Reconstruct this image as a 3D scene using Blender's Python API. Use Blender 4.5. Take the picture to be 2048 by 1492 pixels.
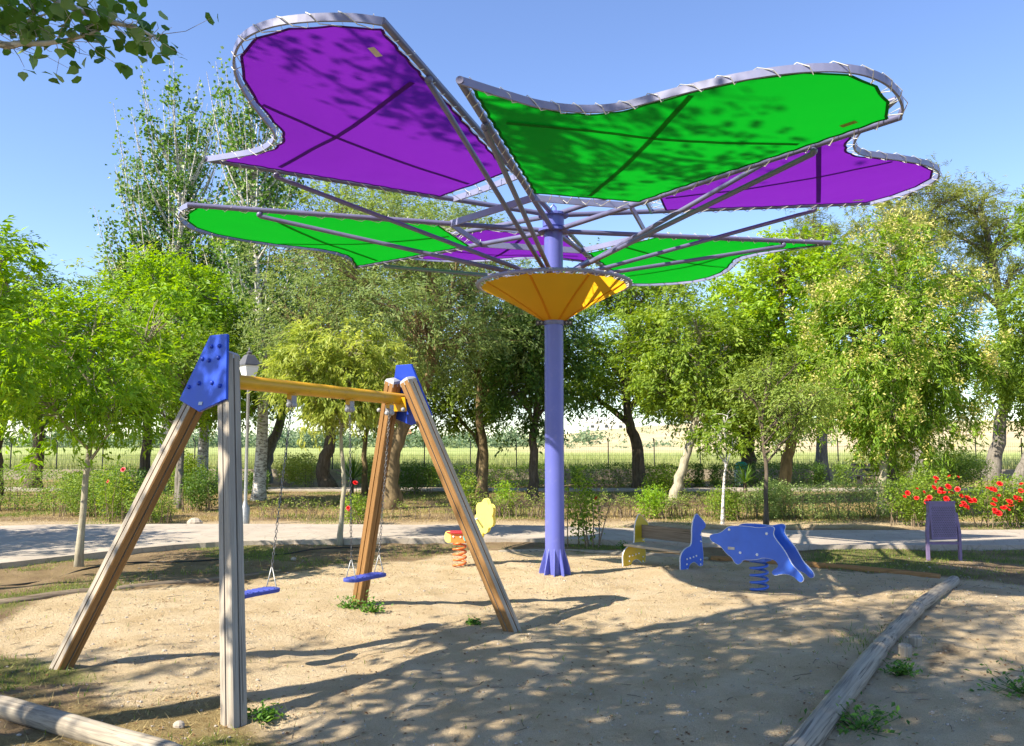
import bpy, math, random
import numpy as np
from mathutils import Matrix, Vector
R = math.radians
for o in list(bpy.data.objects): bpy.data.objects.remove(o, do_unlink=True)
S = bpy.context.scene
col = S.collection
rng = np.random.default_rng(7)
random.seed(7)

# ------------------------------------------------------------------ camera, sky, sun, exposure
cam = bpy.data.cameras.new('camera'); co = bpy.data.objects.new('camera', cam); col.objects.link(co)
cam.sensor_width = 36.0; cam.lens = 36.0 * 1655.15 / 2048; cam.clip_start = 0.05; cam.clip_end = 6000
co.location = (0, 0, 1.65); co.rotation_euler = (R(90 + 4.84), 0, 0)
S.camera = co
SUN_EL, SUN_AZ = 42.0, 34.0          # shadows fall towards (cos az, sin az) on the ground
W = bpy.data.worlds.new('World'); S.world = W; W.use_nodes = True
wn = W.node_tree.nodes; wl = W.node_tree.links
bg = wn['Background']; sky = wn.new('ShaderNodeTexSky'); sky.sky_type = 'NISHITA'; sky.sun_disc = False
sky.sun_elevation = R(SUN_EL); sky.altitude = 600; sky.air_density = 1.0; sky.dust_density = 0.25; sky.ozone_density = 2.2
ldir = Vector((math.cos(R(SUN_AZ)) * math.cos(R(SUN_EL)), math.sin(R(SUN_AZ)) * math.cos(R(SUN_EL)), -math.sin(R(SUN_EL))))
tosun = -ldir
sky.sun_rotation = math.atan2(tosun.x, tosun.y)
bg.inputs['Strength'].default_value = 0.117
hs = wn.new('ShaderNodeHueSaturation'); hs.inputs['Saturation'].default_value = 1.08; hs.inputs['Hue'].default_value = .51
wl.new(sky.outputs[0], hs.inputs['Color']); wl.new(hs.outputs[0], bg.inputs[0])
sl = bpy.data.lights.new('sun', 'SUN'); so = bpy.data.objects.new('sun', sl); col.objects.link(so)
sl.energy = 5.0; sl.angle = R(0.42); sl.color = (1.0, 0.91, 0.76)
so.rotation_euler = ldir.to_track_quat('-Z', 'Y').to_euler(); so.location = (-20, -15, 30)
S.view_settings.view_transform = 'Standard'; S.view_settings.look = 'None'; S.view_settings.gamma = 1
S.view_settings.exposure = 1.27
S.render.engine = 'CYCLES'
S.cycles.use_denoising = True; S.cycles.denoiser = 'OPENIMAGEDENOISE'; S.cycles.denoising_input_passes = 'RGB_ALBEDO_NORMAL'; S.cycles.denoising_prefilter = 'ACCURATE'
S.cycles.max_bounces = 6; S.cycles.diffuse_bounces = 3; S.cycles.glossy_bounces = 2; S.cycles.transmission_bounces = 3
S.cycles.transparent_max_bounces = 4; S.cycles.sample_clamp_indirect = 6

# ------------------------------------------------------------------ helpers
def tag(o, label=None, cat=None, group=None, kind=None):
    if label: o['label'] = label
    if cat: o['category'] = cat
    if group: o['group'] = group
    if kind: o['kind'] = kind
    return o
def empty(name, loc, label, cat, group=None):
    o = bpy.data.objects.new(name, None); o.location = loc; o.empty_display_size = 0.2; col.objects.link(o)
    return tag(o, label, cat, group)
def par(o, p):
    if p is not None:
        o.parent = p
        o.matrix_parent_inverse = (Matrix.Translation(p.location) if p.type == 'EMPTY' else p.matrix_basis.copy()).inverted()
    return o
def mesh_np(name, V, loops, starts, smooth=False, attr=None):
    me = bpy.data.meshes.new(name)
    V = np.asarray(V, dtype=np.float32); loops = np.asarray(loops, dtype=np.int32).ravel(); starts = np.asarray(starts, dtype=np.int32)
    me.vertices.add(len(V)); me.vertices.foreach_set('co', V.ravel())
    me.loops.add(len(loops)); me.loops.foreach_set('vertex_index', loops)
    me.polygons.add(len(starts)); me.polygons.foreach_set('loop_start', starts)
    me.polygons.foreach_set('use_smooth', np.full(len(starts), bool(smooth)))
    me.update(calc_edges=True)
    for k, a in (attr or {}).items():
        at = me.attributes.new(k, 'FLOAT', 'POINT'); at.data.foreach_set('value', np.asarray(a, dtype=np.float32))
    return me
def link(name, me, m=None, parent=None, world=None):
    o = bpy.data.objects.new(name, me); col.objects.link(o)
    if m is not None and len(me.materials) == 0: me.materials.append(m)
    if world is not None: o.matrix_world = world
    par(o, parent)
    return o
class MB:
    def __init__(s): s.V = []; s.F = []; s.n = 0
    def add(s, V, F):
        V = np.asarray(V, float).reshape(-1, 3); s.V.append(V)
        for f in F: s.F.append([i + s.n for i in f])
        s.n += len(V); return s
    def box(s, c, d, M=None):
        x, y, z = [a / 2 for a in d]
        V = np.array([(-x,-y,-z),(x,-y,-z),(x,y,-z),(-x,y,-z),(-x,-y,z),(x,-y,z),(x,y,z),(-x,y,z)])
        if M is not None: V = V @ np.array(M).T
        return s.add(V + np.array(c), [(0,3,2,1),(4,5,6,7),(0,1,5,4),(1,2,6,5),(2,3,7,6),(3,0,4,7)])
    def tube(s, P, r, n=8, caps=True, closed=False):
        P = np.asarray(P, float); m = len(P)
        r = np.full(m, r, float) if np.isscalar(r) else np.asarray(r, float)
        T = np.gradient(P, axis=0)
        if closed: T = np.roll(P, -1, 0) - np.roll(P, 1, 0)
        T /= (np.linalg.norm(T, axis=1)[:, None] + 1e-12)
        up = np.array([0, 0, 1.]) if abs(T[0][2]) < .9 else np.array([1., 0, 0])
        a = np.cross(T[0], up); a /= np.linalg.norm(a); V = []
        for i in range(m):
            a = a - T[i] * (a @ T[i]); a /= np.linalg.norm(a) + 1e-12; b = np.cross(T[i], a)
            for k in range(n):
                t = 2 * math.pi * k / n
                V.append(P[i] + r[i] * (a * math.cos(t) + b * math.sin(t)))
        F = []
        for i in range(m if closed else m - 1):
            j = (i + 1) % m
            for k in range(n):
                l = (k + 1) % n
                F.append((i*n+k, j*n+k, j*n+l, i*n+l))
        if caps and not closed: F += [tuple(range(n)), tuple(range((m-1)*n, m*n))[::-1]]
        return s.add(V, F)
    def sweep(s, P, prof, upv, closed=False):
        # profile points (side, up) swept along P with a fixed-ish up vector
        P = np.asarray(P, float); m = len(P); n = len(prof); V = []
        T = np.gradient(P, axis=0); T /= np.linalg.norm(T, axis=1)[:, None]
        for i in range(m):
            u = np.asarray(upv if np.ndim(upv) == 1 else upv[i], float); sd = np.cross(T[i], u); sd /= np.linalg.norm(sd); u2 = np.cross(sd, T[i])
            for q in prof: V.append(P[i] + sd * q[0] + u2 * q[1])
        F = []
        for i in range(m - 1):
            for k in range(n):
                l = (k + 1) % n; F.append((i*n+k, i*n+l, (i+1)*n+l, (i+1)*n+k))
        F += [tuple(range(n))[::-1], tuple(range((m-1)*n, m*n))]
        return s.add(V, F)
    def lathe(s, prof, c=(0,0,0), n=24, caps=True):
        V = []; m = len(prof)
        for r_, z in prof:
            for k in range(n):
                t = 2*math.pi*k/n; V.append((c[0]+r_*math.cos(t), c[1]+r_*math.sin(t), c[2]+z))
        F = [(i*n+k, i*n+(k+1)%n, (i+1)*n+(k+1)%n, (i+1)*n+k) for i in range(m-1) for k in range(n)]
        if caps: F += [tuple(range(n))[::-1], tuple(range((m-1)*n, m*n))]
        return s.add(V, F)
    def ball(s, c, r, n=8, m=5):
        rr = np.full(3, r) if np.isscalar(r) else np.array(r)
        V = [(0,0,-1)]
        for i in range(1, m):
            p = -math.pi/2 + math.pi*i/m
            for k in range(n): V.append((math.cos(p)*math.cos(2*math.pi*k/n), math.cos(p)*math.sin(2*math.pi*k/n), math.sin(p)))
        V.append((0,0,1)); F = []
        for k in range(n): F.append((0, 1+(k+1)%n, 1+k))
        for i in range(m-2):
            for k in range(n): F.append((1+i*n+k, 1+i*n+(k+1)%n, 1+(i+1)*n+(k+1)%n, 1+(i+1)*n+k))
        L = len(V)-1
        for k in range(n): F.append((1+(m-2)*n+k, 1+(m-2)*n+(k+1)%n, L))
        return s.add(np.array(V)*rr+np.array(c), F)
    def plate(s, poly, O, U, Vv, N, th, rnd=0):
        O, U, Vv, N = [np.asarray(a, float) for a in (O, U, Vv, N)]
        A = [O+U*p[0]+Vv*p[1]+N*th/2 for p in poly]; B = [O+U*p[0]+Vv*p[1]-N*th/2 for p in poly]; n = len(poly)
        bev = min(0.004, th*.3)
        c = np.mean(poly, axis=0)
        def sh(p):
            d = c-np.array(p); return np.array(p)+d/ (np.linalg.norm(d)+1e-9)*bev
        A2 = [O+U*sh(p)[0]+Vv*sh(p)[1]+N*(th/2) for p in poly]; B2 = [O+U*sh(p)[0]+Vv*sh(p)[1]-N*(th/2) for p in poly]
        A = [O+U*p[0]+Vv*p[1]+N*(th/2-bev) for p in poly]; B = [O+U*p[0]+Vv*p[1]-N*(th/2-bev) for p in poly]
        F = [tuple(range(n)), tuple(range(3*n, 4*n))[::-1]]
        for k in range(n):
            l = (k+1) % n
            F += [(k, n+k, n+l, l), (n+k, 2*n+k, 2*n+l, n+l), (2*n+k, 3*n+k, 3*n+l, 2*n+l)]
        return s.add(A2+A+B+B2, F)
    def build(s, name, m, parent=None, smooth=False, world=None, recalc=True, angle=None):
        V = np.concatenate(s.V); loops = [i for f in s.F for i in f]; st = np.cumsum([0]+[len(f) for f in s.F])[:-1]
        me = mesh_np(name, V, loops, st, smooth)
        if recalc:
            import bmesh
            b = bmesh.new(); b.from_mesh(me); bmesh.ops.recalc_face_normals(b, faces=b.faces); b.to_mesh(me); b.free()
        if angle is not None: me.set_sharp_from_angle(angle=R(angle))
        return link(name, me, m, parent, world)
def smoothpoly(poly, it=2):
    p = np.array(poly, float)
    for _ in range(it):
        q = np.roll(p, -1, 0); p = np.stack([.75*p+.25*q, .25*p+.75*q], 1).reshape(-1, 2)
    return p
def spline(P, n):
    P = np.asarray(P, float); m = len(P); Q = np.vstack([2*P[0]-P[1], P, 2*P[-1]-P[-2]]); out = []
    for u in np.linspace(0, m-1-1e-6, n):
        i = int(u); t = u-i; a, b, c, d = Q[i], Q[i+1], Q[i+2], Q[i+3]
        out.append(.5*(2*b+(c-a)*t+(2*a-5*b+4*c-d)*t*t+(3*b-a-3*c+d)*t**3))
    return np.array(out)
# --- numpy value noise
def _h(ix, iy, seed):
    n = (ix.astype(np.int64)*374761393+iy.astype(np.int64)*668265263+seed*1442695041) & 0x7fffffff
    n = ((n ^ (n >> 13))*1274126177) & 0x7fffffff
    return ((n ^ (n >> 16)) & 0xffff)/65535.0
def vnoise(x, y, seed=0):
    x = np.asarray(x, float); y = np.asarray(y, float)
    ix = np.floor(x); iy = np.floor(y); fx = x-ix; fy = y-iy; fx = fx*fx*(3-2*fx); fy = fy*fy*(3-2*fy)
    ix = ix.astype(np.int64); iy = iy.astype(np.int64)
    a = _h(ix, iy, seed); b = _h(ix+1, iy, seed); c = _h(ix, iy+1, seed); d = _h(ix+1, iy+1, seed)
    return (a*(1-fx)+b*fx)*(1-fy)+(c*(1-fx)+d*fx)*fy
def fbm(x, y, o=4, seed=0):
    s = 0; a = .5; t = 0
    for i in range(o):
        s = s+a*vnoise(x*2**i, y*2**i, seed+i*17); t += a; a *= .5
    return s/t
def sstep(a, b, x): 
    t = np.clip((x-a)/(b-a), 0, 1); return t*t*(3-2*t)
def gh(x, y):
    """height of the ground"""
    x = np.asarray(x, float); y = np.asarray(y, float)
    near = 1-sstep(14, 22, np.hypot(x, y))
    z = (fbm(x*.7, y*.7, 3, 3)-.5)*.10*near+(fbm(x*3.1, y*3.1, 3, 9)-.5)*.045*near
    z = z+.07*np.exp(-((x-.55)**2+(y-10.15)**2)/.5)+.05*np.exp(-((x-2.0)**2/.9+(y-10.9)**2/.25))
    z = z-.03*np.exp(-((x+1.75)**2+(y-7.0)**2)/.3)
    return z
def g1(x, y): return float(gh(np.array([x]), np.array([y]))[0])

# ------------------------------------------------------------------ materials
def newmat(name):
    m = bpy.data.materials.new(name); m.use_nodes = True
    nt = m.node_tree; return m, nt, nt.nodes, nt.links, nt.nodes['Principled BSDF']
def tex(nt, kind, scale, coord='Object', stretch=(1,1,1), **kw):
    tc = nt.nodes.new('ShaderNodeTexCoord'); mp = nt.nodes.new('ShaderNodeMapping'); mp.inputs['Scale'].default_value = stretch
    t = nt.nodes.new('ShaderNodeTex'+kind); t.inputs['Scale'].default_value = scale
    for k, v in kw.items(): t.inputs[k].default_value = v
    nt.links.new(tc.outputs[coord], mp.inputs[0]); nt.links.new(mp.outputs[0], t.inputs['Vector'])
    return t
def ramp(nt, src, stops):
    r = nt.nodes.new('ShaderNodeValToRGB'); e = r.color_ramp.elements
    while len(e) < len(stops): e.new(.5)
    for i, (p, c) in enumerate(stops): e[i].position = p; e[i].color = (*c, 1) if len(c) == 3 else c
    nt.links.new(src, r.inputs[0]); return r
def mixc(nt, a, b, fac, mode='MIX'):
    n = nt.nodes.new('ShaderNodeMix'); n.data_type = 'RGBA'; n.blend_type = mode
    for s, v in ((n.inputs[6], a), (n.inputs[7], b), (n.inputs[0], fac)):
        if hasattr(v, 'links'): nt.links.new(v, s)
        else: s.default_value = (*v, 1) if isinstance(v, tuple) else v
    return n.outputs[2]
def bump(nt, src, strength, dist=.01):
    b = nt.nodes.new('ShaderNodeBump'); b.inputs['Strength'].default_value = strength; b.inputs['Distance'].default_value = dist
    nt.links.new(src, b.inputs['Height']); return b.outputs[0]
def paint(name, c, rough=.4, var=.12, scale=6, metal=0, spec=.5, bmp=.03, dirt=None):
    m, nt, N, L, B = newmat(name)
    t = tex(nt, 'Noise', scale, Detail=6.0, Roughness=.65)
    r = ramp(nt, t.outputs[0], [(.3, tuple(x*(1-var) for x in c)), (.7, tuple(min(1, x*(1+var)) for x in c))])
    out = r.outputs[0]
    if dirt:
        t2 = tex(nt, 'Noise', scale*3.3, Detail=8.0, Roughness=.75)
        f = ramp(nt, t2.outputs[0], [(.56, (0,0,0)), (.72, (dirt[1],)*3)])
        out = mixc(nt, out, dirt[0], f.outputs[0])
    L.new(out, B.inputs['Base Color'])
    rr = ramp(nt, t.outputs[0], [(.3, (rough*.85,)*3), (.7, (min(1, rough*1.2),)*3)]); L.new(rr.outputs[0], B.inputs['Roughness'])
    B.inputs['Metallic'].default_value = metal; B.inputs['Specular IOR Level'].default_value = spec
    if bmp:
        t3 = tex(nt, 'Noise', scale*12, Detail=4.0); L.new(bump(nt, t3.outputs[0], bmp, .004), B.inputs['Normal'])
    return m
def leafmat(name, c1, c2, c3=None, trans=.42, rough=.5):
    m, nt, N, L, B = newmat(name)
    a = N.new('ShaderNodeAttribute'); a.attribute_name = 'v'
    c3 = c3 or tuple(min(1, x*1.35) for x in c2)
    if name.startswith('leaf_'): c1, c2, c3 = [tuple(min(.62, x*k_) for x in c) for c, k_ in ((c1, 1.5), (c2, 1.42), (c3, 1.25))]
    r = ramp(nt, a.outputs['Fac'], [(0, c1), (.55, c2), (1, c3)])
    L.new(r.outputs[0], B.inputs['Base Color']); B.inputs['Roughness'].default_value = rough; B.inputs['Specular IOR Level'].default_value = .35
    tr = N.new('ShaderNodeBsdfTranslucent'); hs = N.new('ShaderNodeHueSaturation'); hs.inputs['Hue'].default_value = .485; hs.inputs['Value'].default_value = 1.5; hs.inputs['Saturation'].default_value = 1.1
    L.new(r.outputs[0], hs.inputs['Color']); L.new(hs.outputs[0], tr.inputs[0])
    mx = N.new('ShaderNodeMixShader'); mx.inputs[0].default_value = trans
    L.new(B.outputs[0], mx.inputs[1]); L.new(tr.outputs[0], mx.inputs[2]); L.new(mx.outputs[0], N['Material Output'].inputs[0])
    return m
def barkmat(name, c1, c2, scale=14, white=None):
    m, nt, N, L, B = newmat(name)
    t = tex(nt, 'Noise', scale, stretch=(1,1,.22), Detail=8.0, Roughness=.7)
    r = ramp(nt, t.outputs[0], [(.32, c1), (.68, c2)]); out = r.outputs[0]
    if white:
        t2 = tex(nt, 'Noise', 7, stretch=(1,1,3.0), Detail=5.0, Roughness=.7)
        f = ramp(nt, t2.outputs[0], [(.44, (0,0,0)), (.52, (1,1,1))]); out = mixc(nt, out, white, f.outputs[0])
    L.new(out, B.inputs['Base Color']); B.inputs['Roughness'].default_value = .9; B.inputs['Specular IOR Level'].default_value = .15
    L.new(bump(nt, t.outputs[0], .8, .02), B.inputs['Normal'])
    return m
def fabricmat(name, c, trans=.5, tc=None):
    m, nt, N, L, B = newmat(name)
    t = tex(nt, 'Noise', 3.0, Detail=5.0); w = tex(nt, 'Noise', 260, Detail=2.0)
    r = ramp(nt, t.outputs[0], [(.3, tuple(x*.9 for x in c)), (.7, tuple(min(1, x*1.06) for x in c))])
    o = mixc(nt, r.outputs[0], w.outputs[0], .12, 'OVERLAY')
    L.new(o, B.inputs['Base Color']); B.inputs['Roughness'].default_value = .75; B.inputs['Specular IOR Level'].default_value = .2
    L.new(bump(nt, w.outputs[0], .25, .003), B.inputs['Normal'])
    tr = N.new('ShaderNodeBsdfTranslucent'); tr.inputs[0].default_value = (*(tc or c), 1)
    mx = N.new('ShaderNodeMixShader'); mx.inputs[0].default_value = trans
    L.new(B.outputs[0], mx.inputs[1]); L.new(tr.outputs[0], mx.inputs[2]); L.new(mx.outputs[0], N['Material Output'].inputs[0])
    return m
def woodmat(name, c1, c2, c3, grain=(70,70,2.0), knots=True):
    m, nt, N, L, B = newmat(name)
    t = tex(nt, 'Noise', 1.0, stretch=grain, Detail=9.0, Roughness=.65, Distortion=.6)
    big = tex(nt, 'Noise', 1.3, stretch=(2,2,.8), Detail=3.0)
    r = ramp(nt, t.outputs[0], [(.28, c1), (.5, c2), (.74, c3)])
    o = mixc(nt, r.outputs[0], big.outputs[0], .35, 'OVERLAY')
    cr = tex(nt, 'Noise', 1.0, stretch=(48,48,1.3), Detail=3.0)
    f = ramp(nt, cr.outputs[0], [(.62, (0,0,0)), (.66, (.7,)*3)])
    o = mixc(nt, o, tuple(x*.35 for x in c1), f.outputs[0])
    L.new(o, B.inputs['Base Color']); B.inputs['Roughness'].default_value = .82; B.inputs['Specular IOR Level'].default_value = .2
    L.new(bump(nt, t.outputs[0], .5, .006), B.inputs['Normal'])
    return m
M = {}
M['blue'] = paint('blue_panel', (.012,.05,.42), .38, .1, 5, bmp=.05)
M['blue_edge'] = paint('pale_panel_edge', (.55,.57,.62), .6, .1, 5)
M['dolphin'] = paint('dolphin_blue', (.035,.12,.55), .35, .1, 5, bmp=.04)
M['yellow_panel'] = paint('yellow_panel', (.55,.40,.02), .4, .1, 5)
M['pale_yellow'] = paint('pale_yellow_panel', (.85,.72,.16), .4, .06, 5)
M['orange'] = paint('orange_panel', (.66,.17,.03), .4, .1, 5)
M['spring_orange'] = paint('spring_orange', (.72,.16,.035), .35, .08, 5)
M['red'] = paint('red_panel', (.5,.02,.03), .4, .1, 5)
M['cyan'] = paint('cyan_panel', (.02,.38,.42), .4, .1, 5)
M['white_plastic'] = paint('white_plastic', (.75,.75,.74), .45, .05, 5)
M['beam'] = paint('yellow_beam', (.62,.33,.008), .42, .12, 3, dirt=((.10,.06,.02), .55))
M['lilac'] = paint('lilac_pole', (.105,.12,.41), .34, .06, 2.0, bmp=.02, dirt=((.30,.27,.42), .25))
M['steel'] = paint('lilac_grey_steel', (.12,.12,.215), .34, .16, 3.0, bmp=.02, dirt=((.16,.15,.16), .3))
M['rim_steel'] = paint('pale_rim_steel', (.19,.20,.33), .36, .12, 3.0, bmp=.02, dirt=((.25,.24,.24), .3))
M['cord'] = paint('lacing_cord', (.55,.54,.51), .8, .1, 20)
M['galv'] = paint('galvanised_steel', (.38,.38,.37), .45, .2, 30, metal=.7)
M['chain'] = paint('chain_steel', (.22,.21,.20), .42, .25, 40, metal=.85)
M['grey_cap'] = paint('grey_plastic_cap', (.32,.33,.35), .5, .1, 10)
M['seat_blue'] = paint('seat_rubber_blue', (.05,.07,.34), .55, .15, 14, dirt=((.25,.24,.3), .35))
M['purple_bin'] = paint('purple_bin_paint', (.17,.125,.23), .5, .15, 9, dirt=((.30,.26,.30), .35))
M['iron'] = paint('dark_iron', (.03,.03,.03), .55, .2, 15)
M['wire'] = paint('dark_wire', (.07,.08,.07), .6, .15, 15)
M['hose'] = paint('black_hose', (.015,.015,.015), .5, .2, 10)
M['purple'] = fabricmat('purple_sail', (.13,.012,.30), .5, (.17,.014,.36))
M['green'] = fabricmat('green_sail', (.0,.27,.010), .5, (.002,.37,.014))
M['purple_strap'] = fabricmat('purple_strap', (.10,.009,.23), .40, (.12,.011,.26))
M['green_strap'] = fabricmat('green_strap', (.0,.20,.008), .40, (.002,.26,.011))
M['orange_cone'] = fabricmat('orange_cone', (.74,.31,.008), .6, (1.0,.55,.02))
M['orange_seam'] = fabricmat('orange_seam', (.66,.26,.005), .5, (.85,.42,.012))
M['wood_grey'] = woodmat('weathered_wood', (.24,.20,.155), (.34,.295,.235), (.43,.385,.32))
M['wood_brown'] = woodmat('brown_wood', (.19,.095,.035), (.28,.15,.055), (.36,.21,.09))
M['wood_log'] = woodmat('log_wood', (.13,.11,.09), (.30,.26,.20), (.42,.37,.29), grain=(55,55,1.8))
M['wood_bench'] = woodmat('bench_wood', (.12,.09,.06), (.20,.155,.11), (.28,.23,.17))
M['groove'] = paint('groove_dark', (.03,.022,.015), .9, .2, 10)
M['lamp_roof'] = paint('lamp_roof', (.09,.09,.095), .5, .1, 8)
M['lamp_glass'] = paint('lamp_frosted_glass', (.75,.76,.74), .3, .03, 5)
M['wall'] = paint('rendered_wall', (.30,.25,.19), .95, .25, 3, bmp=.4)
M['house_white'] = paint('house_white', (.70,.68,.62), .9, .1, .3)
M['house_roof'] = paint('house_roof', (.42,.20,.10), .9, .15, .5)
M['house_dark'] = paint('house_window', (.05,.06,.07), .3, .1, 2)
M['teal'] = paint('teal_plastic', (.01,.30,.22), .45, .1, 6)
M['rose'] = paint('rose_petal', (.68,.012,.012), .55, .2, 30)
M['rose_pink'] = paint('rose_petal_pink', (.72,.06,.08), .55, .2, 30)
M['stone'] = paint('stone', (.36,.31,.25), .9, .25, 9, bmp=.5)
M['dry_leaf'] = leafmat('dry_leaf', (.12,.06,.025), (.24,.13,.055), (.40,.28,.14), .15, .8)
M['straw'] = leafmat('straw', (.22,.15,.06), (.42,.32,.14), (.55,.45,.22), .25, .8)
M['grass'] = leafmat('grass', (.06,.11,.015), (.14,.22,.03), (.28,.34,.06), .4, .6)
M['weed'] = leafmat('weed_leaf', (.04,.11,.015), (.09,.21,.025), (.18,.34,.05), .4, .5)
M['l_bright'] = leafmat('leaf_bright', (.07,.14,.010), (.16,.28,.018), (.32,.43,.04), .45)
M['l_lime'] = leafmat('leaf_lime', (.09,.17,.010), (.22,.33,.025), (.38,.46,.06), .45)
M['l_mid'] = leafmat('leaf_mid', (.05,.10,.012), (.14,.215,.022), (.27,.34,.05), .45)
M['l_dark'] = leafmat('leaf_dark', (.026,.065,.012), (.07,.135,.022), (.15,.23,.045), .42)
M['l_grey'] = leafmat('leaf_greygreen', (.055,.095,.025), (.15,.205,.06), (.30,.35,.13), .45)
M['l_olive'] = leafmat('leaf_olive', (.07,.115,.018), (.18,.245,.045), (.34,.40,.10), .45)
M['l_pale'] = leafmat('leaf_pale_drooping', (.11,.16,.025), (.25,.30,.06), (.42,.44,.13), .48)
M['l_poplar'] = leafmat('leaf_poplar', (.03,.085,.012), (.09,.18,.025), (.33,.38,.22), .4, .4)
M['l_ash'] = leafmat('leaf_blossom_tree', (.055,.12,.012), (.155,.25,.025), (.30,.38,.05), .45)
M['l_pine'] = leafmat('leaf_pine', (.07,.10,.016), (.17,.20,.035), (.30,.32,.08), .3)
M['l_box'] = leafmat('leaf_hedge', (.045,.09,.014), (.125,.20,.028), (.28,.35,.07), .4)
M['l_hedge_grey'] = leafmat('leaf_hedge_grey', (.07,.12,.03), (.18,.25,.075), (.34,.40,.15), .4)
M['blossom'] = leafmat('blossom', (.35,.36,.07), (.58,.54,.16), (.75,.68,.30), .4)
M['far_tree'] = leafmat('leaf_far', (.05,.09,.05), (.12,.17,.09), (.20,.25,.13), .3)
M['bark'] = barkmat('bark_brown', (.055,.042,.03), (.17,.135,.10))
M['bark_grey'] = barkmat('bark_grey', (.09,.08,.065), (.26,.235,.20))
M['bark_orange'] = barkmat('bark_lichen', (.095,.07,.04), (.29,.21,.11), 9)
M['bark_white'] = barkmat('bark_white', (.10,.085,.07), (.40,.37,.32), 12, white=(.66,.63,.58))
M['bark_pale'] = barkmat('bark_pale', (.22,.19,.13), (.46,.42,.32), 16)
M['twig'] = barkmat('twig_dry', (.12,.085,.055), (.30,.23,.16), 20)

# ground: attributes sand, green, straw painted from where each soil lies
def groundmat():
    m, nt, N, L, B = newmat('ground_soil')
    def A(n):
        a = N.new('ShaderNodeAttribute'); a.attribute_name = n; return a.outputs['Fac']
    n1 = tex(nt, 'Noise', 2.2, Detail=8.0, Roughness=.62); n2 = tex(nt, 'Noise', 30, Detail=6.0, Roughness=.7); n3 = tex(nt, 'Noise', 190, Detail=3.0)
    sand = ramp(nt, n1.outputs[0], [(.3, (.57,.425,.245)), (.5, (.68,.53,.33)), (.7, (.75,.61,.41))])
    dirt = ramp(nt, n1.outputs[0], [(.3, (.21,.145,.085)), (.7, (.40,.295,.175))])
    straw = ramp(nt, n2.outputs[0], [(.3, (.24,.165,.07)), (.7, (.46,.36,.17))])
    green = ramp(nt, n2.outputs[0], [(.3, (.07,.10,.02)), (.7, (.20,.25,.05))])
    def brk(a, lo=.35, hi=.65):
        # break an attribute's edge up with fine noise
        ad = N.new('ShaderNodeMath'); ad.operation = 'MULTIPLY_ADD'; L.new(n2.outputs[0], ad.inputs[0]); ad.inputs[1].default_value = .7
        L.new(a, ad.inputs[2]); sb = N.new('ShaderNodeMath'); sb.operation = 'SUBTRACT'; L.new(ad.outputs[0], sb.inputs[0]); sb.inputs[1].default_value = .35
        return ramp(nt, sb.outputs[0], [(lo, (0,0,0)), (hi, (1,1,1))]).outputs[0]
    c = mixc(nt, dirt.outputs[0], sand.outputs[0], brk(A('sand')))
    c = mixc(nt, c, straw.outputs[0], brk(A('straw')))
    gf = N.new('ShaderNodeMath'); gf.operation = 'MULTIPLY'; L.new(brk(A('green'), .5, .85), gf.inputs[0]); gf.inputs[1].default_value = .6
    c = mixc(nt, c, green.outputs[0], gf.outputs[0])
    g = ramp(nt, n3.outputs[0], [(.28, (.66,.63,.60)), (.48, (1,1,1)), (.75, (1.18,1.17,1.13))])
    c = mixc(nt, c, g.outputs[0], 1.0, 'MULTIPLY')
    vo = tex(nt, 'Voronoi', 38); vf = ramp(nt, vo.outputs['Distance'], [(.05, (1,1,1)), (.16, (0,0,0))])
    n4 = tex(nt, 'Noise', 9, Detail=4.0); vm = ramp(nt, n4.outputs[0], [(.52, (0,0,0)), (.66, (.5,.5,.5))])
    mm = N.new('ShaderNodeMath'); mm.operation = 'MULTIPLY'; L.new(vf.outputs[0], mm.inputs[0]); L.new(vm.outputs[0], mm.inputs[1])
    c = mixc(nt, c, (.17,.12,.075), mm.outputs[0])
    L.new(c, B.inputs['Base Color']); B.inputs['Roughness'].default_value = .97; B.inputs['Specular IOR Level'].default_value = .08
    ad = N.new('ShaderNodeMath'); ad.operation = 'MULTIPLY_ADD'; L.new(n2.outputs[0], ad.inputs[0]); ad.inputs[1].default_value = 1.6; L.new(n3.outputs[0], ad.inputs[2])
    L.new(bump(nt, ad.outputs[0], 1.0, .03), B.inputs['Normal'])
    return m
M['ground'] = groundmat()
def pathmat():
    m, nt, N, L, B = newmat('path_concrete')
    n1 = tex(nt, 'Noise', 1.4, Detail=7.0, Roughness=.65); n2 = tex(nt, 'Noise', 60, Detail=4.0)
    r = ramp(nt, n1.outputs[0], [(.3, (.31,.265,.215)), (.7, (.43,.375,.31))])
    c = mixc(nt, r.outputs[0], n2.outputs[0], .25, 'OVERLAY')
    v = tex(nt, 'Voronoi', 2.6); v.feature = 'DISTANCE_TO_EDGE'; f = ramp(nt, v.outputs['Distance'], [(.0, (1,1,1)), (.035, (0,0,0))])
    mu = N.new('ShaderNodeMath'); mu.operation = 'MULTIPLY'; L.new(f.outputs[0], mu.inputs[0]); mu.inputs[1].default_value = .6
    c = mixc(nt, c, (.22,.19,.16), mu.outputs[0])
    L.new(c, B.inputs['Base Color']); B.inputs['Roughness'].default_value = .9; B.inputs['Specular IOR Level'].default_value = .2
    L.new(bump(nt, n2.outputs[0], .4, .006), B.inputs['Normal'])
    return m
M['path'] = pathmat()
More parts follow.
